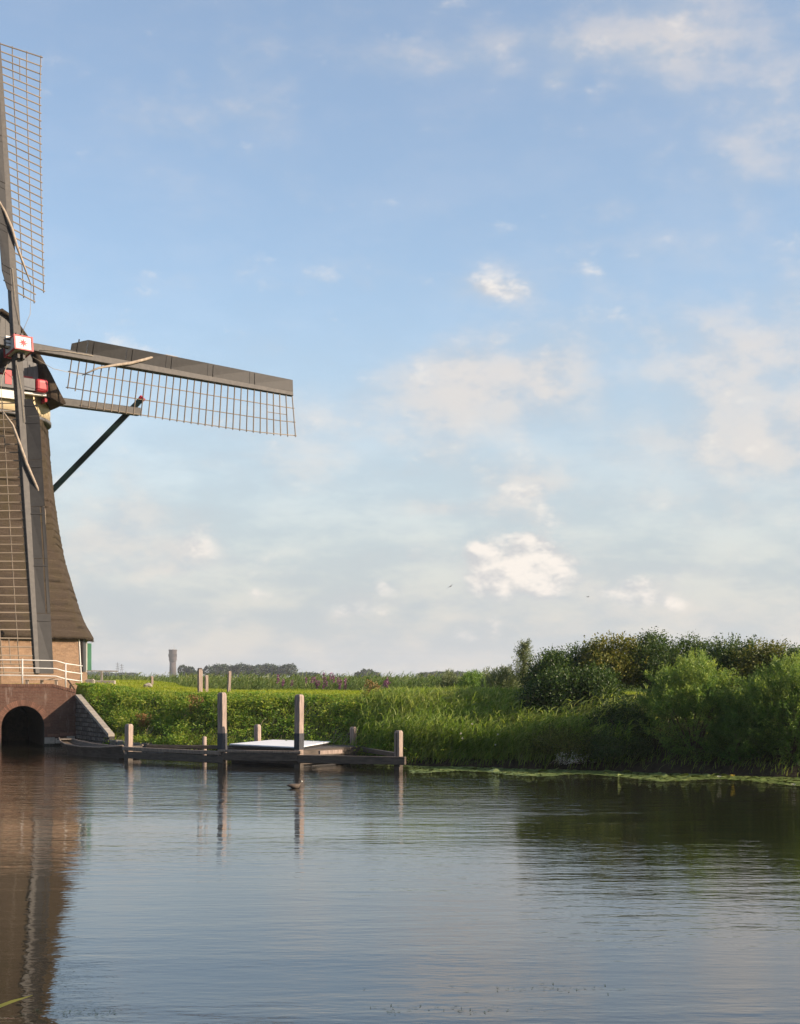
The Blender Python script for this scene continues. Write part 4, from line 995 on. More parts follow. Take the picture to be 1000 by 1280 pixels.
        o = np_mesh('sorrel_plant', *merge(pr)[:2], 'rust', merge(pr)[2], origin=(x, Y, g)); tag(o, lab, 'plant')
build_weeds()

def build_reeds():
    # wide reed field behind the lawn
    parts = []
    def belt(n, x0, x1, d0, d1, ws, h0, h1, nl, plume):
        x = rnd(n, x0, x1); y = shore(x) + lawn_edge(x) + rnd(n, d0, d1)
        k = ~in_mill(x, y, 6.6); x, y = x[k], y[k]
        h = rnd(len(x), h0, h1) + .16 * low_noise(x * .5, y * .35)
        B = np.stack([x, y, terrain(x, y)], 1); h = np.clip(2.80 - B[:, 2] + rng.normal(-.12, .11, len(x)) + .08 * low_noise(x * .5, y * .35), .3, 2.3)
        parts.append(stems_to_reeds(B, h, ws, .42 + .16 * low_noise(x * .45, y * .3 + 2), nl, plume, .10, .40))
    belt(6500, -26, 24, 2.6, 7.5, 1.15, 1.55, 2.0, 6, .10)
    belt(4600, -32, 30, 7.5, 16, 1.5, 1.65, 2.08, 5, .12)
    belt(4200, -45, 45, 16, 50, 2.6, 1.7, 2.1, 4, .12)
    V, Q, T = merge(parts)
    o = np_mesh('reed_field', V, Q, 'reed', T); tag(o, 'wide green reed field behind the lawn', 'reeds', kind='stuff')
    # far reeds to the horizon, coarser
    n = 9000; y = 110 + 700 * rng.random(n) ** 2.2; x = rnd(n, -.34, .34) * y
    B = np.stack([x, y, terrain(x, y)], 1); k = y / 110
    V, Q, T = blades(B, np.tile([.1, 0, 1.0], (n, 1)) + rng.normal(0, .12, (n, 3)), np.tile(WIND, (n, 1)), rnd(n, 1.5, 2.05), .16 * k, .45 + .2 * low_noise(x * .05, y * .04), 2, .2, .15)
    o = np_mesh('far_reeds', V, Q, 'reed', T); tag(o, 'distant flat reed land reaching to the horizon', 'reeds', kind='stuff')
    # tall reeds and grass on the bank to the right of the mooring
    n = 5200
    B, s = ground_points(n, -1.6, 6.6, .25, 5.2, lambda x, y, s: (rng.random(len(x)) < sst(-1.8, .6, x)) & (rng.random(len(x)) < 1 - .55 * sst(4.6, 6.6, x)))
    h = np.clip(.95 + .22 * low_noise(B[:, 0] * 1.1, s) + rng.normal(0, .13, len(B)) - .10 * s, .3, 1.5)
    h = np.minimum(h, np.maximum(.12, 2.14 - B[:, 2] + rng.normal(0, .07, len(B))))
    a = stems_to_reeds(B, h, 1.0, .40 + .16 * low_noise(B[:, 0] * 1.5, s * 1.3) + .05 * s, 7, .10, .10, .40)
    n = 17000
    B, s = ground_points(n, -1.6, 13.5, .03, 5.8, lambda x, y, s: (rng.random(len(x)) < sst(-1.8, .6, x)) & (rng.random(len(x)) < 1 - .6 * sst(5.5, 7.5, x)))
    bd = np.tile(WIND, (len(B), 1)) + rng.normal(0, .45, (len(B), 3)) * [1, 1, 0]
    b2 = blades(B, np.stack([rng.normal(.1, .2, len(B)), rng.normal(0, .2, len(B)), np.ones(len(B))], 1), bd, np.minimum(rnd(len(B), .35, .85) * (1 - .55 * sst(5.5, 7.5, B[:, 0])), np.maximum(.10, 2.16 - B[:, 2] + rng.normal(0, .06, len(B)))), .018, .45 + .2 * low_noise(B[:, 0] * 1.5, s), 3, rnd(len(B), .2, .7), .2)
    V, Q, T = merge([a, b2])
    o = np_mesh('bank_reeds', V, Q, 'reed_bank', T); tag(o, 'tall leaning reeds and grass on the bank beside the mooring frame', 'reeds', kind='stuff')
    # single clumps of taller reed that stand out
    spots = [(700, .8, 1.85, 'tall reed clump with drooping leaves before the dark thicket'), (722, 1.1, 2.12, 'tallest pale reed clump before the dark thicket'), (752, 1.5, 2.15, 'tall reed clump with pale feathery heads beside the willow bush'), (648, 1.2, 1.72, 'sunlit reed clump at the left foot of the dark thicket'), (668, 1.4, 1.62, 'bright reed clump close to the left end of the thicket'), (785, 2.0, 2.30, 'grey plumed reeds between the thicket and the willow bush')]
    for (px, s_, h, lab) in spots:
        Y = 46.0
        for _ in range(12): x = (px - 500) / F * Y; Y = float(shore(x)) + s_
        m_ = 16 if px < 780 else 46; xs = x + rng.normal(0, .26 if px < 780 else .5, m_); ys = Y + rng.normal(0, .3, m_)
        gzs = terrain(xs, ys); hz = np.clip(h - gzs + rng.normal(-.15, .16, m_), .4, 2.2)
        V, Q, T = stems_to_reeds(np.stack([xs, ys, gzs], 1), hz, 1.25, .62 + .06 * (px % 3), 7, .5, .12, .46)
        o = np_mesh('reed_clump', V, Q, 'reed_bank', T, origin=(x, Y, gz(x, Y))); tag(o, lab, 'reeds', 'reed clumps on the bank')
build_reeds()

def build_loosestrife():
    for (px, w, n_, lab) in ((354, 5, 5, 'purple flower spikes in the reeds just left of the tall banded post'), (386, 9, 7, 'purple flower spikes in the reeds just right of the tall banded post'), (406, 4, 4, 'small group of purple flower spikes between larger purple groups'), (424, 9, 9, 'widest group of purple flower spikes in the reed field'), (478, 5, 5, 'pale purple flower spikes in the reeds near the bank reeds')):
        Y = 66.0
        for _ in range(12): x = (px - 500) / F * Y; Y = float(shore(x)) + float(lawn_edge(x)) + 2.4
        g = gz(x, Y); pr = []
        for i in range(n_):
            bx = x + rng.normal(0, w / F * Y); by = Y + rng.normal(0, .3); h = 2.62 - g + rng.normal(0, .1)
            B = np.array([[bx, by, gz(bx, by)]]); up = np.array([[.12, 0, 1]])
            pr.append(blades(B, up, WIND[None], h, .02, .1, 2, .1))
            t = 1 - rng.random(60) * .30; C = B + unit(up) * (h * t)[:, None] + rng.normal(0, .022, (60, 3)); pr.append(leaves(C, rng.normal(size=(60, 3)) + [0, 0, .4], .055, .045, rnd(60, .2, .9)))
        V, Q, T = merge(pr); o = np_mesh('loosestrife', V, Q, 'purple', T, origin=(x, Y, g)); tag(o, lab, 'flowers', 'purple flowers in the reed field')
build_loosestrife()

def limb_mesh(parent, name, root, tips, r0, mat='bark'):
    V = []; Fc = []
    for tip in tips:
        tip = Vector(tip); root = Vector(root); mid = root.lerp(tip, .5) + Vector((random.uniform(-.1, .1), random.uniform(-.1, .1), .08))
        pts = [root, mid, tip]; rad = [r0, r0 * .6, r0 * .2]; k = len(V); n = 6
        for p, r in zip(pts, rad):
            ax = (tip - root).normalized(); s = ax.orthogonal().normalized(); t = ax.cross(s)
            for j in range(n): a = 2 * math.pi * j / n; V.append(p + (s * math.cos(a) + t * math.sin(a)) * r)
        for i in range(2):
            for j in range(n): Fc.append((k + i * n + j, k + i * n + (j + 1) % n, k + (i + 1) * n + (j + 1) % n, k + (i + 1) * n + j))
    return obj(name, V, Fc, mat, parent, True)
def broad_bush(px, top_y, s_, halfw_px, lab, mat='bush_dark', n_clump=330, leaf=.085, tone=.42, low=.3, gap=1.0):
    Y = 48.0
    for _ in range(15): x = (px - 500) / F * Y; Y = float(shore(x)) + s_
    g = gz(x, Y); zt = H - (top_y - HY) / F * Y; hgt = zt - g; rw = halfw_px / F * Y
    t = thing('bush', (x, Y, g), lab, 'bush', 'dark bushes of the bank thicket')
    tips = [(x + rng.normal(0, rw * .5), Y + rng.normal(0, rw * .4), g + hgt * rng.uniform(.5, .85)) for _ in range(9)]
    limb_mesh(t, 'trunk', (x, Y, g - .1), tips, .07)
    # clumps spread through an uneven dome
    d = unit(rng.normal(size=(n_clump, 3))); d[:, 2] = np.abs(d[:, 2]) * 1.0 - low * (rng.random(n_clump) < .45); d = unit(d)
    lump = 1 + .16 * np.sin(d[:, 0] * 5 + px) + .13 * np.sin(d[:, 2] * 7 + d[:, 1] * 5 + px * .3)
    r = (1 - .45 * rng.random(n_clump) ** 2.2) * lump
    C0 = np.stack([x + d[:, 0] * r * rw, Y + d[:, 1] * r * min(rw, 1.6), g + hgt * .36 + d[:, 2] * r * hgt * np.where(d[:, 2] > 0, .56, .34)], 1)
    C0[:, 2] = np.minimum(C0[:, 2], zt + rng.normal(0, .06, n_clump)); C0[:, 2] = np.maximum(C0[:, 2], terrain(C0[:, 0], C0[:, 1]) + .1)
    ct = np.clip(tone + rng.normal(0, .17, n_clump), .02, .98)
    parts = []
    for k in range(46):
        rad = rng.normal(0, 1, (n_clump, 3)) * np.array([.15, .15, .12]) * gap; C = C0 + rad
        D = unit(rng.normal(size=(n_clump, 3)) + d * .6 + [0, 0, -.15])
        parts.append(leaves(C, D, leaf * rnd(n_clump, .6, 1.25), leaf * rnd(n_clump, .38, .62), ct, .1))
    # sprigs breaking the outline
    ns = 46; a = rng.normal(0, .55, ns); B = np.stack([x + np.sin(a) * rw * .95, Y + rng.normal(0, .5, ns), g + hgt * .36 + np.cos(a) * hgt * .54], 1)
    B[:, 2] = np.minimum(B[:, 2], zt - .05)
    up = np.stack([np.sin(a) * .6, rng.normal(0, .25, ns), np.ones(ns)], 1); up = unit(up + rng.normal(0, .15, (ns, 3))); L = rnd(ns, .15, .42)
    for k in range(12):
        tt = (k + 1) / 12; C = B + up * (L * tt)[:, None]; D = unit(up * .6 + rng.normal(0, .8, (ns, 3)))
        parts.append(leaves(C, D, leaf * rnd(ns, .6, 1.1), leaf * rnd(ns, .35, .6), tone + .14, .1))
    V, Q, T = merge(parts); np_mesh('crown', V, Q, mat, T, t, (x, Y, g))
def willow_bush(px, top_y, s_, halfw_px, lab, n_shoot=1100, tone=.54):
    Y = 43.0
    for _ in range(15): x = (px - 500) / F * Y; Y = float(shore(x)) + s_
    g = gz(x, Y); zt = H - (top_y - HY) / F * Y; hgt = zt - g; rw = halfw_px / F * Y
    t = thing('willow_bush', (x, Y, g), lab, 'bush', 'willow bushes at the water')
    limb_mesh(t, 'trunk', (x, Y, g - .1), [(x + rng.normal(0, rw * .35), Y + rng.normal(0, rw * .3), g + hgt * rng.uniform(.4, .62)) for _ in range(10)], .035)
    d = unit(rng.normal(size=(n_shoot, 3))); d[:, 2] = np.where(rng.random(n_shoot) < .55, np.abs(d[:, 2]), d[:, 2])
    lump = 1 + .10 * np.sin(d[:, 0] * 7 + px) + .10 * np.sin(d[:, 2] * 8 + d[:, 1] * 6 + px * .7) + .06 * np.sin(d[:, 0] * 15 + d[:, 2] * 13)
    r = (1 - .42 * rng.random(n_shoot) ** 2.0) * lump
    T0 = np.stack([x + d[:, 0] * r * rw, Y + d[:, 1] * r * rw * .95, g + hgt * .45 + d[:, 2] * r * hgt * np.where(d[:, 2] > 0, .52, .47)], 1)
    T0[:, 2] = np.minimum(T0[:, 2], zt + rng.normal(-.02, .08, n_shoot)); T0[:, 2] = np.maximum(T0[:, 2], .10 + .2 * rng.random(n_shoot))
    up = unit(np.stack([d[:, 0] * .75, d[:, 1] * .75, d[:, 2] * .7 + .55], 1) + rng.normal(0, .25, (n_shoot, 3)))
    L = rnd(n_shoot, .28, .6); clump = np.sin(d[:, 0] * 9 + px) * np.sin(d[:, 2] * 8 + 1) * np.sin(d[:, 1] * 7 + 2)
    ct = np.clip(tone + rng.normal(0, .12, n_shoot) + .22 * np.clip(d[:, 2], -.6, 1) + .22 * clump, .02, .98)  # crown tops tinted lighter and lower shoots darker, imitating light from above
    parts = [blades(T0 - up * L[:, None], up, WIND[None] * np.ones((n_shoot, 1)), L, .009, .15, 2, .08)]
    for k in range(36):
        tt = 1 - (k + rng.random(n_shoot)) / 36 * .98; C = T0 - up * (L * (1 - tt))[:, None] + rng.normal(0, .03, (n_shoot, 3)); C[:, 2] = np.maximum(C[:, 2], .07)
        D = unit(up * .6 + rng.normal(0, .75, (n_shoot, 3)))
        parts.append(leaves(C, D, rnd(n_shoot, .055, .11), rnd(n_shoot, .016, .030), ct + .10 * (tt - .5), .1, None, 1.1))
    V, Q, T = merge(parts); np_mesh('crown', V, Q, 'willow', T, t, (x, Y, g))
def build_bushes():
    broad_bush(693, 818, 4.6, 34, 'dark round bush at the reed end of the bank thicket', n_clump=360, tone=.36)
    broad_bush(722, 812, 6.0, 34, 'dark bush behind the tall reed clumps in the thicket', n_clump=320, tone=.40)
    broad_bush(765, 797, 5.6, 34, 'olive-yellow topped bush rising in the middle of the thicket', 'bush_olive', 340, .09, .58)
    broad_bush(692, 842, 2.9, 32, 'dark rounded bush sloping down the bank at the reed end of the thicket', n_clump=340, tone=.30)
    broad_bush(735, 838, 3.6, 40, 'low dark bush filling the front of the thicket', n_clump=340, tone=.32)
    broad_bush(818, 796, 6.4, 42, 'tall dark bush just left behind the full willow bush', n_clump=380, tone=.45)
    broad_bush(862, 803, 7.4, 40, 'dark bush rising straight behind the full willow bush', n_clump=340, tone=.40)
    broad_bush(910, 799, 6.8, 42, 'dark bush in the gap behind the two willow bushes', n_clump=360, tone=.44)
    broad_bush(955, 806, 6.6, 40, 'yellowish green bush behind the second willow bush', 'bush_olive', 340, .085, .50)
    broad_bush(1000, 812, 6.4, 42, 'dark bush at the far right end of the thicket', n_clump=320, tone=.42)
    broad_bush(1055, 812, 6.0, 46, 'dark bush beyond the end of the thicket', n_clump=240, tone=.42)
    broad_bush(780, 880, 2.0, 40, 'low dark undergrowth bush at the foot of the thicket', n_clump=300, tone=.30, leaf=.07)
    broad_bush(715, 912, .9, 46, 'low bush overhanging the lily pads below the tall reeds', 'bush_olive', 300, .065, .36)
    broad_bush(770, 920, .8, 36, 'low bush overhanging the lily pads beside the willow bush', n_clump=260, tone=.34, leaf=.065)
    willow_bush(868, 813, 1.15, 62, 'full round willow bush with bright upright shoots at the water edge', 1300)
    willow_bush(988, 816, 1.15, 62, 'second willow bush at the water edge with loose upright shoots', 1300, .56)
    willow_bush(928, 872, .8, 46, 'low willow bush filling the gap between the two tall willow bushes', 600, .20)
    willow_bush(1060, 822, 1.5, 60, 'willow bush beyond the second willow bush', 600, .42)
    # slender young tree on the lawn edge
    Y = 58.0
    for _ in range(10): x = (652 - 500) / F * Y; Y = float(shore(x)) + 11.0
    g = gz(x, Y); zt = H - (800 - HY) / F * Y
    t = thing('young_willow_tree', (x, Y, g), 'slender pale young willow tree at the left end of the thicket', 'tree')
    tube('trunk', [(x, Y, g - .1), (x + .05, Y, g + .8), (x + .1, Y, zt - .3)], [.05, .035, .012], 'bark', t, 7)
    n = 150; tt = rng.random(n) ** .9; B = np.stack([x + .1 * tt, Y + 0 * tt, g + .25 + (zt - g - .5) * tt], 1)
    a = rnd(n, 0, 6.283); L = rnd(n, .4, 1.0) * (1.15 - .75 * tt); up = unit(np.stack([np.cos(a) * .75 + .1, np.sin(a) * .75, np.ones(n)], 1)); parts = [blades(B, up, np.tile(WIND, (n, 1)), L, .012, .2, 2, .1)]
    for k in range(26):
        q = (k + rng.random(n)) / 26; C = B + up * (L * q)[:, None] + rng.normal(0, .03, (n, 3)); D = unit(up * .5 + WIND * .4 + rng.normal(0, .6, (n, 3)))
        parts.append(leaves(C, D, rnd(n, .07, .12), rnd(n, .018, .03), .5 + rng.normal(0, .15, n), .1))
    V, Q, T = merge(parts); np_mesh('crown', V, Q, 'sapling', T, t, (x, Y, g))
    # the scrub round its foot and along the reed edge
    for (px, py, s_, hw, lab) in ((628, 846, 11.5, 22, 'pale feathery scrub bush beside the slender young tree'), (590, 850, 17, 16, 'small dark willow scrub among the reeds by the lawn'), (560, 849, 18, 14, 'low feathery scrub in the reeds left of the dark scrub'), (607, 846, 19, 18, 'pale scrub in the reeds between the dark scrub and the young tree')):
        Y = 58.0
        for _ in range(10): x = (px - 500) / F * Y; Y = float(shore(x)) + s_
        g = gz(x, Y); zt = H - (py - HY) / F * Y; t = thing('scrub_bush', (x, Y, g), lab, 'bush'); rw = hw / F * Y
        limb_mesh(t, 'trunk', (x, Y, g - .05), [(x + rng.normal(0, rw * .4), Y, zt - .3) for _ in range(5)], .03)
        n = 260; B = np.stack([x + rng.normal(0, rw * .5, n), Y + rng.normal(0, .4, n), np.zeros(n)], 1); B[:, 2] = g + (zt - g) * rng.random(n) * np.exp(-((B[:, 0] - x) / rw) ** 2) + .1
        up = unit(np.stack([rng.normal(.2, .3, n), rng.normal(0, .3, n), np.ones(n)], 1)); parts = []
        for k in range(24):
            C = B + up * rnd(n, 0, .35)[:, None] + rng.normal(0, .03, (n, 3)); parts.append(leaves(C, unit(up + rng.normal(0, .6, (n, 3))), rnd(n, .07, .12), rnd(n, .018, .03), .45 + rng.normal(0, .15, n), .1))
        V, Q, T = merge(parts); np_mesh('crown', V, Q, 'willow' if px == 590 else 'sapling', T, t, (x, Y, g))
build_bushes()

def build_waterside():
    # lily pads: the clear ones singly, the rest as a mat
    def pad_mesh(name, notch=.35, curl=.0):
        n = 14; v = [(0, 0, .004)]
        for i in range(n + 1):
            a = notch / 2 + (2 * math.pi - notch) * i / n; r = 1 + .04 * math.sin(a * 3)
            v.append((math.cos(a) * r, math.sin(a) * r, .004 + curl * max(0, math.sin(a)) ** 2))
        me = bpy.data.meshes.new(name); me.from_pydata(v, [], [(0, i + 1, i + 2) for i in range(n)]); me.materials.append(M['pad'])
        at = me.attributes.new('tint', 'FLOAT', 'POINT'); at.data.foreach_set('value', [random.uniform(.35, .75)] * len(v)); me.update(); return me
    kinds = [pad_mesh('lily_pad', .35, 0.0), pad_mesh('lily_pad', .2, .25), pad_mesh('lily_pad', .4, .5), pad_mesh('lily_pad', .3, .08)]
    for i in range(150):
        x = random.uniform(1.0, 12.2); s_ = -random.uniform(.15, 3.7) * (.65 + .35 * math.sin(x * 1.9 + 1)); r = random.uniform(.10, .20)
        o = from_mesh('lily_pad', kinds[random.choice((0, 0, 1, 3, 3, 2))], Matrix.Translation((x, float(shore(x)) + s_, .006 + .004 * random.random())) @ Matrix.Rotation(random.uniform(0, 6.28), 4, 'Z') @ Matrix.Rotation(random.uniform(-.06, .06), 4, 'X') @ Matrix.Diagonal((r, r, r, 1)))
        ki = kinds.index(o.data); look = ('flat notched', 'slightly dished', 'upturned curled', 'narrow-notched')[ki] + (' large' if r > .165 else ' small' if r < .125 else '')
        where = 'below the bank reeds' if x < 4.6 else 'below the dark thicket' if x < 7.2 else 'below the full willow bush' if x < 9.6 else 'below the second willow bush'
        tag(o, look + ' green lily pad floating ' + where, 'lily pad', 'lily pads along the bank')
    n = 3800; x = np.concatenate([rnd(3600, .2, 12.6), rnd(200, -4.5, .4)]); s = np.where(x > .3, -rnd(n, .05, 1.0) ** .9 * 3.6 * (.78 + .22 * np.sin(x * 1.9 + 1)), -rnd(n, .05, .5)); y = shore(x) + s; r = rnd(n, .04, .10)
    C = np.stack([x, y, .004 + .01 * rng.random(n)], 1); V = []
    for k in range(6):
        a = k * math.pi / 3 + rnd(n, 0, .5); V.append(C + np.stack([np.cos(a) * r, np.sin(a) * r, rng.normal(0, .006, n)], 1))
    V = np.stack(V, 1).reshape(-1, 3); V[:, 2] = np.maximum(V[:, 2], .003)
    o = np_mesh('floating_leaves', V, np.arange(n * 6).reshape(-1, 6), 'pad', np.repeat(rnd(n, .2, .8), 6)); tag(o, 'mat of small floating leaves along the bank', 'water plants', kind='stuff')
    # bits of weed and reed floating near the camera and along the wind line
    n = 150; c0 = [PW(95, 1266), PW(690, 1236), PW(560, 1262)]; k = rng.integers(0, 3, n); cx = np.array([c.x for c in c0])[k] + rng.normal(0, 1, n) * np.array([.22, .8, .5])[k]; cy = np.array([c.y for c in c0])[k] + rng.normal(0, .08, n)
    a = rnd(n, 0, 6.283); D = np.stack([np.cos(a), np.sin(a), 0 * a], 1); C = np.stack([cx, cy, 0 * cx + .006], 1)
    V, Q, T = leaves(C, D, rnd(n, .02, .09), rnd(n, .004, .012), .1, 0, np.stack([-np.sin(a), np.cos(a), 0 * a], 1))
    o = np_mesh('floating_debris', V, Q, 'bush_dark', T); tag(o, 'dark scraps of weed floating on open water', 'debris', kind='stuff')
    # lily flowers
    for (px, py, mat, lab) in ((899, 973, 'white_flower', 'white water lily flower on the pads below the willow bush'), (916, 971.5, 'yellow', 'yellow water flower on the pads below the willow bush'), (992, 983, 'white_flower', 'white water lily flower out beyond the pads')):
        c = PW(px, py); t = thing('lily_flower', c, lab, 'flower')
        for k in range(8):
            a = k * math.pi / 4; d = Vector((math.cos(a), math.sin(a), .8)).normalized(); s = Vector((-math.sin(a), math.cos(a), 0))
            obj('petal', [c + zz * .015, c + d * .05 + s * .022 + zz * .015, c + d * .085 + zz * .015, c + d * .05 - s * .022 + zz * .015], [(0, 1, 2, 3)], mat, t)
    # pale flowering twigs hanging over the water
    Y = 44.0; x = (716 - 500) / F * Y; Y = float(shore(x)) - .15
    t = thing('pale_twig_clump', (x, Y, .05), 'pale dry twig clump with tiny white flowers hanging over the lily pads', 'plant')
    prs = []; tw = []
    for i in range(26):
        a = rng.uniform(0, 6.28); d = np.array([math.cos(a) * .9, math.sin(a) * .3 - .25, rng.uniform(.2, 1.0)]); B = np.array([[x + rng.normal(0, .3), Y + .2, .18]])
        L = rng.uniform(.25, .6); tw.append(blades(B, d[None], np.array([[0, -.3, -.4]]), L, .014, .5, 3, .4))
        q = rng.random(14) * .8 + .2; C = B + unit(d) * (L * q)[:, None] * .9 + rng.normal(0, .04, (14, 3)); C[:, 2] = np.maximum(C[:, 2], .03); prs.append(leaves(C, rng.normal(size=(14, 3)), .035, .03, .5))
    V, Q, T = merge(tw); np_mesh('twigs', V, Q, 'twig', T, t, (x, Y, .05)); V, Q, T = merge(prs); tag(np_mesh('blossom', V, Q, 'white_flower', T, t, (x, Y, .05)), kind='stuff')
    # white bindweed flowers in the bank reeds
    for (px, py, lab) in ((576, 917, 'upper white bindweed flower of the pair in the bank reeds'), (578, 923, 'lower white bindweed flower of the pair in the bank reeds'), (619, 931, 'white bindweed flower low in the bank reeds'), (622, 918, 'small white bindweed flower in the bank reeds above another'), (590, 905, 'white bindweed flower high in the bank reeds')):
        c = P(px, py, float(shore((px - 500) / F * 46)) + .1); d = Vector((0.2, -1, .3)).normalized(); s = d.orthogonal().normalized(); tt = d.cross(s); n = 10
        v = [c - d * .04] + [c + d * .02 + (s * math.cos(6.283 * k / n) + tt * math.sin(6.283 * k / n)) * .026 for k in range(n)]
        o = obj('bindweed_flower', v, [(0, k + 1, (k + 1) % n + 1) for k in range(n)], 'white_flower'); tag(o, lab, 'flower', 'white flowers in the bank reeds')
build_waterside()

# ------------------------------------------------------------------ duck, birds, near reed
def build_animals():
    c = PW(368.5, 985.5); d = Vector((1, .12, 0)).normalized(); s = Vector((-d.y, d.x, 0))
    prof = [(-.20, .075, .008, .008), (-.16, .075, .035, .022), (-.09, .06, .075, .055), (0, .05, .09, .068), (.07, .055, .075, .062), (.115, .085, .042, .05), (.13, .125, .026, .034), (.14, .155, .026, .03), (.15, .175, .030, .028), (.175, .180, .024, .022), (.20, .176, .010, .010), (.235, .170, .003, .004)]
    rings = []
    for (u, z, w, h) in prof: rings.append([c + d * u + zz * z + s * w * math.cos(6.283 * k / 12) + zz * h * math.sin(6.283 * k / 12) for k in range(12)])
    v, f = loft(rings); du = thing('duck', c, 'small brown duck swimming in front of the tall banded post', 'duck'); obj('body', v, f, 'feather', du, True)
    for sd in (-1, 1):
        e = c + d * .165 + zz * .172 + s * sd * .022
        v, f = loft([[e + d * .028 * math.cos(6.283 * k / 8) * q + zz * .018 * math.sin(6.283 * k / 8) * q + s * sd * o for k in range(8)] for q, o in ((1, 0), (.6, .008), (.1, .010))]); obj('white_cheek', v, f, 'white_flower', du, True)
    for (px, py, Y, sp, roll, lab) in ((563, 733, 110, .42, .55, 'dark bird gliding on tilted wings over the reed land'), (735, 746, 120, .34, .05, 'small dark bird flying level above the thicket')):
        c = P(px, py, Y); b_ = thing('flying_bird', c, lab, 'bird'); ax = Vector((.5, .85, .1)).normalized() if roll > .3 else Vector((.9, .4, 0)).normalized(); sd = ax.cross(zz).normalized(); upv = sd.cross(ax)
        sd = sd * math.cos(roll) + upv * math.sin(roll)
        rings = [[c + ax * u * sp + (sd * math.cos(6.283 * k / 8) + upv * math.sin(6.283 * k / 8)) * r * sp for k in range(8)] for u, r in ((-.35, .01), (-.2, .05), (0, .085), (.18, .06), (.26, .05), (.34, .008))]
        v, f = loft(rings); obj('body', v, f, 'bird_dark', b_, True)
        for q in (-1, 1):
            v = [c + ax * .12 * sp, c - ax * .1 * sp, c + sd * q * sp * .35 + upv * .07 * sp - ax * .06 * sp, c + sd * q * sp * .38 + upv * .08 * sp + ax * .1 * sp, c + sd * q * sp * .72 - ax * .12 * sp + upv * .02 * sp]
            v += [p + upv * .012 for p in v]; obj('wing', v, [(0, 1, 2, 3), (3, 2, 4), (8, 7, 6, 5), (9, 7, 8), (0, 3, 8, 5), (3, 4, 9, 8), (4, 2, 7, 9), (2, 1, 6, 7), (1, 0, 5, 6)], 'bird_dark', b_)
    # reed on the near bank, one leaf reaching into the picture
    bx, by = -2.6, 7.9; g = gz(bx, by); tip = P(41, 1244, 7.6); frm = P(-12, 1262, 7.8)
    t = thing('near_reed', (bx, by, g), 'single yellow-green reed leaf rising from the near bank', 'reed')
    tube('stem', [(bx, by, g - .1), (bx + .02, by, .7), (bx + .03, by - .02, 1.15)], [.006, .005, .002], 'lattice', t, 6)
    st = Vector((bx + .02, by, .75))
    B = [st, st.lerp(frm, .5) + zz * .04, frm, frm.lerp(tip, .5) + zz * .004, tip]; V = []
    for p, w in zip(B, (.004, .010, .012, .009, .001)): V += [p + Vector((0, -.35, .9)) * w, p - Vector((0, -.35, .9)) * w]
    o = np_mesh('leaf', [tuple(p) for p in V], [[2 * i, 2 * i + 1, 2 * i + 3, 2 * i + 2] for i in range(4)], 'reed', [1.0] * len(V), t, tuple(WM[t.name].translation))
    # grass on the near bank behind the frame
    n = 5000; x = rnd(n, -9, 9); y = near_shore(x) - rnd(n, .1, 5.5); B = np.stack([x, y, terrain(x, y)], 1); k = (B[:, 2] < 1.3) & (np.hypot(x, y) > 1.8); B = B[k]
    V, Q, T = blades(B, np.tile([0, 0, 1.0], (len(B), 1)) + rng.normal(0, .2, (len(B), 3)), rng.normal(0, 1, (len(B), 3)) * [1, 1, 0], rnd(len(B), .1, .3), .012, .5, 3, .4)
    o = np_mesh('near_bank_grass', V, Q, 'lawn', T); tag(o, 'grass on the near bank of the canal', 'grass', kind='stuff')
build_animals()

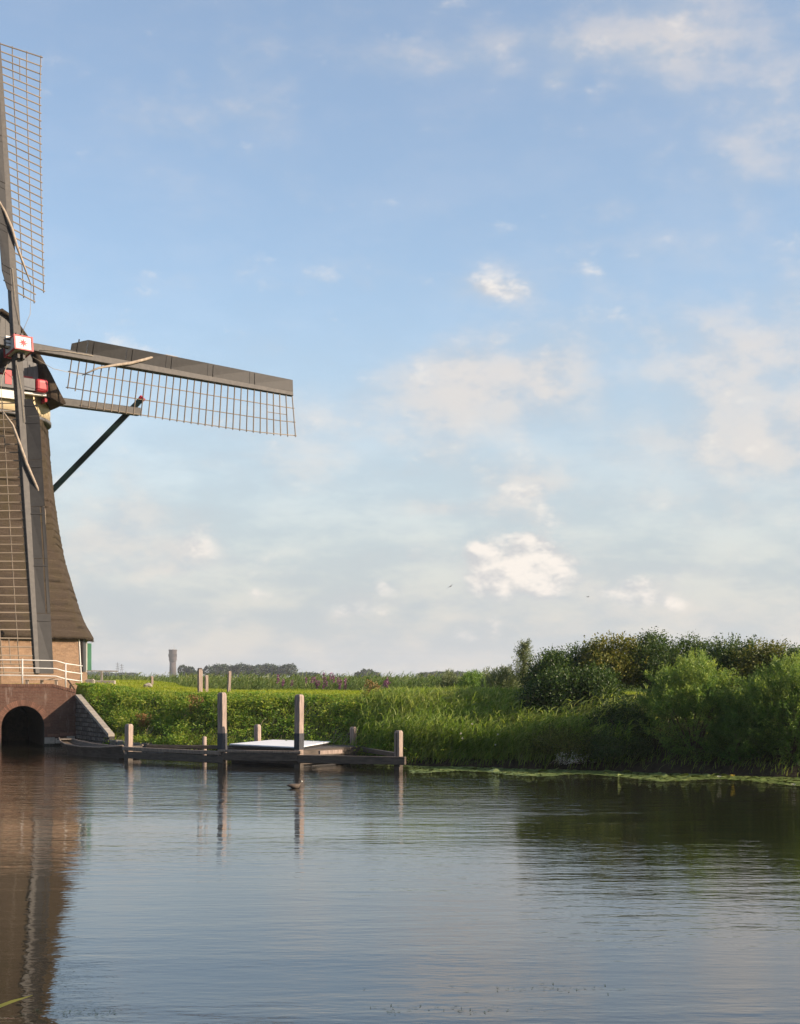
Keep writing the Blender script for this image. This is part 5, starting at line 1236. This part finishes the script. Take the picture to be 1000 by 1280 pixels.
# ------------------------------------------------------------------ far things and the air
def build_far():
    Y = 1500.0; c = P(216, 845, Y); t = thing('water_tower', (c.x, Y, .75), 'distant brick water tower with wider top', 'tower')
    k = Y / F
    def circ(r, z, n=20): return [Vector((c.x + math.cos(2 * math.pi * i / n) * r, Y + math.sin(2 * math.pi * i / n) * r, z)) for i in range(n)]
    zt = H + 33 * k
    v, f = loft([circ(4.6 * k, .5), circ(4.0 * k, H + 17 * k)]); obj('shaft', v, f, 'tower_brick', t, True)
    v, f = loft([circ(4.05 * k, H + 17 * k), circ(5.0 * k, H + 21 * k), circ(5.0 * k, H + 31 * k), circ(5.3 * k, H + 31.5 * k), circ(5.3 * k, zt), circ(4.6 * k, zt)]); obj('tank', v, f, 'tower_brick', t)
    for dx, h in ((-2.2, 4.5), (.8, 6), (2.4, 3.6)): bar('antenna', Vector((c.x + dx * k, Y, zt)), Vector((c.x + dx * k, Y, zt + h * k)), .25, .25, 'white', t)
    for i in range(6):
        a = -math.pi / 2 + (i - 2.5) * .5; p = Vector((c.x + math.cos(a) * 5.02 * k, Y + math.sin(a) * 5.02 * k, H + 24 * k)); bar('window', p, p + zz * 3.5 * k, .9, .3, 'tar', t)
    # pylons
    for px, h, lab in ((147, 17, 'faint lattice power pylon far off between bench and water tower'), (152, 15, 'fainter lattice pylon beside a taller far pylon')):
        Y2 = 2200.0; k2 = Y2 / F; c2 = P(px, 845, Y2); py = thing('power_pylon', (c2.x, Y2, .75), lab, 'pylon', 'far pylons'); hh = h * k2 + 2
        for sx, sy in ((-1, -1), (1, -1), (1, 1), (-1, 1)): bar('leg', Vector((c2.x + sx * 1.6, Y2 + sy * 1.6, .5)), Vector((c2.x + sx * .3, Y2 + sy * .3, .7 + hh)), .28, .28, 'iron', py)
        for q in (.62, .78, .93): bar('arm', Vector((c2.x - 3.2, Y2, hh * q)), Vector((c2.x + 3.2, Y2, hh * q)), .35, .35, 'iron', py)
    # far trees: each wood reads as one mass
    def wood(pxs, Y, lab, n_leaf=650, name='distant_wood'):
        k = Y / F; parts = []
        for (px, py, hw) in pxs:
            c = P(px, 845, Y); zt = H + (845 - py) * k; n = n_leaf; d = unit(rng.normal(size=(n, 3))); r = .55 + .5 * rng.random(n) ** .5
            yy = Y + rng.normal(0, 8)
            C = np.stack([c.x + d[:, 0] * r * hw * k, yy + d[:, 1] * r * hw * k, 1.5 + (zt - 1.5) * (.55 + d[:, 2] * r * .42)], 1)
            parts.append(leaves(C, rng.normal(size=(n, 3)), 2.4 * k * rnd(n, .5, 1), 1.8 * k * rnd(n, .5, 1), .4 + .12 * rng.normal(), .1))
        V, Q, T = merge(parts); o = np_mesh(name, V, Q, 'far_leaf', T); tag(o, lab, 'trees', kind='stuff')
    wood([(228, 831, 6), (235, 833, 5), (239, 833.5, 5), (242, 838, 6)], 800, 'small dark group of trees beside the far water tower')
    wood([(262 + i * 5.2, 832.5 - 2.6 * math.sin(i * .55 + .3) ** 2 - rng.random() * 1.2, 6.5) for i in range(21)], 850, 'long dark wood on the horizon right of the water tower')
    wood([(370 + i * 6, 840.5 + rng.random() * 1.5, 6) for i in range(5)] , 950, 'low end of the far wood behind the tall banded post')
    wood([(447 + i * 4, 841 - 4.0 * (i in (2, 4)) - rng.random(), 4) for i in range(7)], 950, 'small far tree group on the horizon above the reeds')
    wood([(530 + i * 7, 841 - rng.random() * 2.0, 7) for i in range(9)], 1000, 'faint far tree line above the reeds left of the young tree')
    wood([(-20 + i * 8, 842 - rng.random() * 2, 7) for i in range(-16, 24)] , 1500, 'very faint far tree line on the horizon behind the mill')
build_far()

def build_haze():
    me = bpy.data.meshes.new('haze'); bm = bmesh.new(); bmesh.ops.create_cube(bm, size=1); bm.to_mesh(me); bm.free()
    x0, x1, y0, y1, z0, z1 = -3050, 3050, -650, 3050, -3, 45
    o = from_mesh('haze', me, Matrix.Translation(((x0 + x1) / 2, (y0 + y1) / 2, (z0 + z1) / 2)) @ Matrix.Diagonal((x1 - x0, y1 - y0, z1 - z0, 1)))
    m = bpy.data.materials.new('haze_air'); m.use_nodes = True; nt = m.node_tree; nt.nodes.clear()
    v = nt.nodes.new('ShaderNodeVolumePrincipled'); v.inputs['Density'].default_value = HAZE; v.inputs['Color'].default_value = (.86, .9, .95, 1); v.inputs['Anisotropy'].default_value = 0.2
    out = nt.nodes.new('ShaderNodeOutputMaterial'); nt.links.new(v.outputs[0], out.inputs['Volume']); me.materials.append(m)
    tag(o, 'pale summer haze in the air', 'haze', kind='stuff')
HAZE = 0.00016
build_haze()
